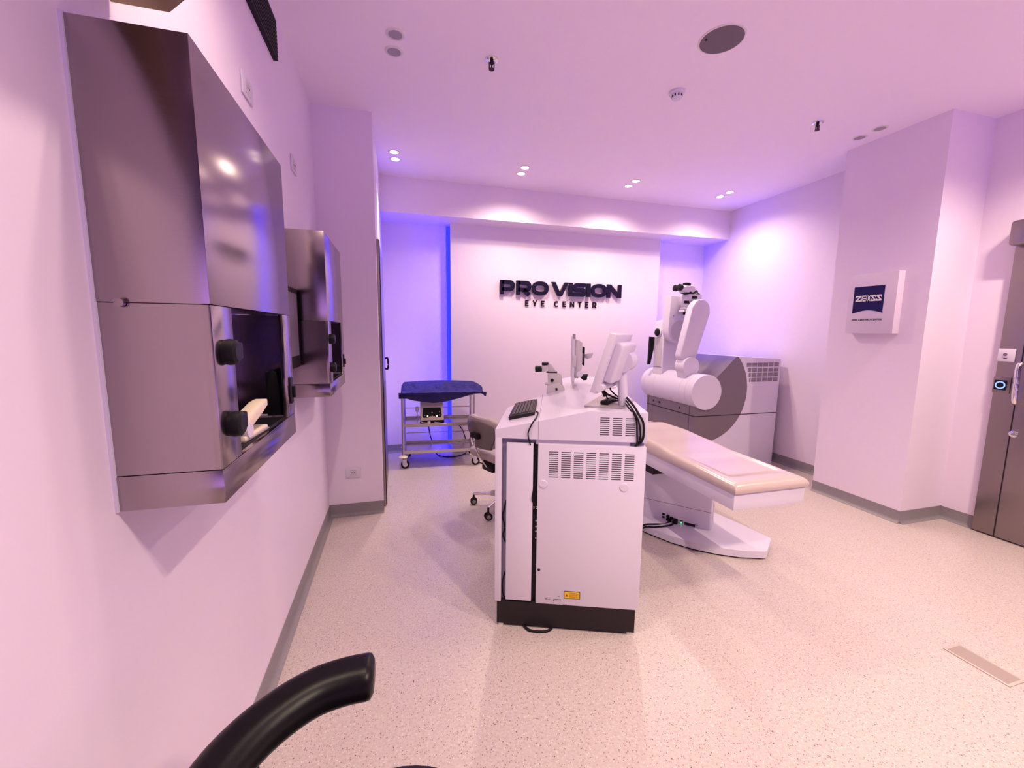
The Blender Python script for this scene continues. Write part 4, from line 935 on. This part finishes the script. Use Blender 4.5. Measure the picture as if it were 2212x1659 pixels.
pts = [F @ Vector(v) for v in ((-0.19, 0.0, 0.385), (-0.225, 0.0, 0.43), (-0.288, 0, 0.53), (-0.322, 0, 0.61), (-0.320, 0, 0.68))]
b = nb(); tube(b, pts, 0.0075, 10); obj('back_post', b, 'chrome', sw)
b = nb(); box(b, -0.20, 0.10, -0.075, 0.075, 0.36, 0.44, bev=0.01, X=F); obj('tilt_mechanism', b, 'black', sw)
pts = [F @ Vector(v) for v in ((-0.10, -0.06, 0.37), (-0.12, -0.10, 0.32), (-0.11, -0.115, 0.23))]
b = nb(); tube(b, pts, 0.008, 8); obj('lever', b, 'black', sw)
b = nb(); cyl(b, (0, 0, 0.14), (0, 0, 0.37), 0.025); lathe(b, [(0.035, 0.07), (0.045, 0.08), (0.045, 0.15), (0.028, 0.165)], (0, 0, 0), (0, 0, 1)); obj('gas_column', b, 'chrome', sw)
for k in range(5):
    a = R(154 + 72 * k); c, s = math.cos(a), math.sin(a)
    b = nb(); sweep(b, [Vector((c * r_, s * r_, z_)) for r_, z_ in ((0.03, 0.118), (0.15, 0.110), (0.285, 0.095))], rrect(0.034, 0.024, 0.008), scale=lambda q: 1.25 - 0.5 * q); lg = obj('leg', b, 'chrome', sw)
    b = nb(); sweep(b, [Vector((c * r_, s * r_, z_)) for r_, z_ in ((0.03, 0.121), (0.09, 0.118), (0.13, 0.116))], rrect(0.050, 0.040, 0.012)); obj('leg_sleeve', b, 'pale', lg)
    px, py = c * 0.285, s * 0.285; b = nb(); cyl(b, (px, py, 0.05), (px, py, 0.10), 0.008, seg=12)
    for q in (-1, 1): lathe(b, [(0.020, -0.009), (0.028, -0.006), (0.030, 0.0), (0.028, 0.006), (0.020, 0.009)], (px + 0.3 * q * 0.014 * -s, py - 0.014 * q, 0.030), (0.12, 1, 0), 20)
    ca = obj('castor', b, 'blackrub', sw)
    b = nb()
    for q in (-1, 1): cyl(b, (px, py + q * 0.0215, 0.030), (px, py + q * 0.0255, 0.030), 0.017, seg=18)
    obj('castor_cap', b, 'mid', ca)

# ------------------------------------------------------------------ black armchair at the lower left
ac = thing('armchair', 'black leather armchair with curved padded arm in the near left corner', 'chair', (-0.10, 0.66, 0))
arm_pts = [(0.030, 0.262), (-0.03, 0.262), (-0.094, 0.248), (-0.150, 0.213), (-0.198, 0.163), (-0.231, 0.10), (-0.245, 0.02), (-0.245, -0.06), (-0.225, -0.15), (-0.17, -0.22), (-0.09, -0.262), (0.030, -0.27)]
pth = smooth_path([(x, y, 0.705) for x, y in arm_pts], 6)
b = nb(); sweep(b, pth, rrect(0.100, 0.078, 0.036, 6), scale=lambda q: min(1, 0.72 + 0.28 * math.sqrt(max(0, min(1, min(q, 1 - q) / 0.022))))); o = obj('arm_rail', b, 'leather', ac, smooth=60)
for x, y in ((-0.20, 0.145), (-0.20, -0.15), (-0.10, -0.245)):
    b = nb(); cyl(b, (x * 0.6, y * 0.7, 0.42), (x * 0.99, y, 0.685), 0.014, seg=14); obj('arm_support', b, 'black', ac)
b = nb(); lathe(b, [(0.20, 0.0), (0.245, 0.012), (0.256, 0.035), (0.250, 0.062), (0.22, 0.078), (0, 0.082)], (0.055, 0.0, 0.40), (0, 0, 1), 48); obj('seat', b, 'leather', ac)
for x, y in ((-0.18, 0.17), (-0.18, -0.19), (0.13, 0.165), (0.13, -0.19)):
    b = nb(); cyl(b, (x * 1.1, y * 1.1, 0), (x, y, 0.40), 0.012, 0.018, seg=14); obj('leg', b, 'black', ac)
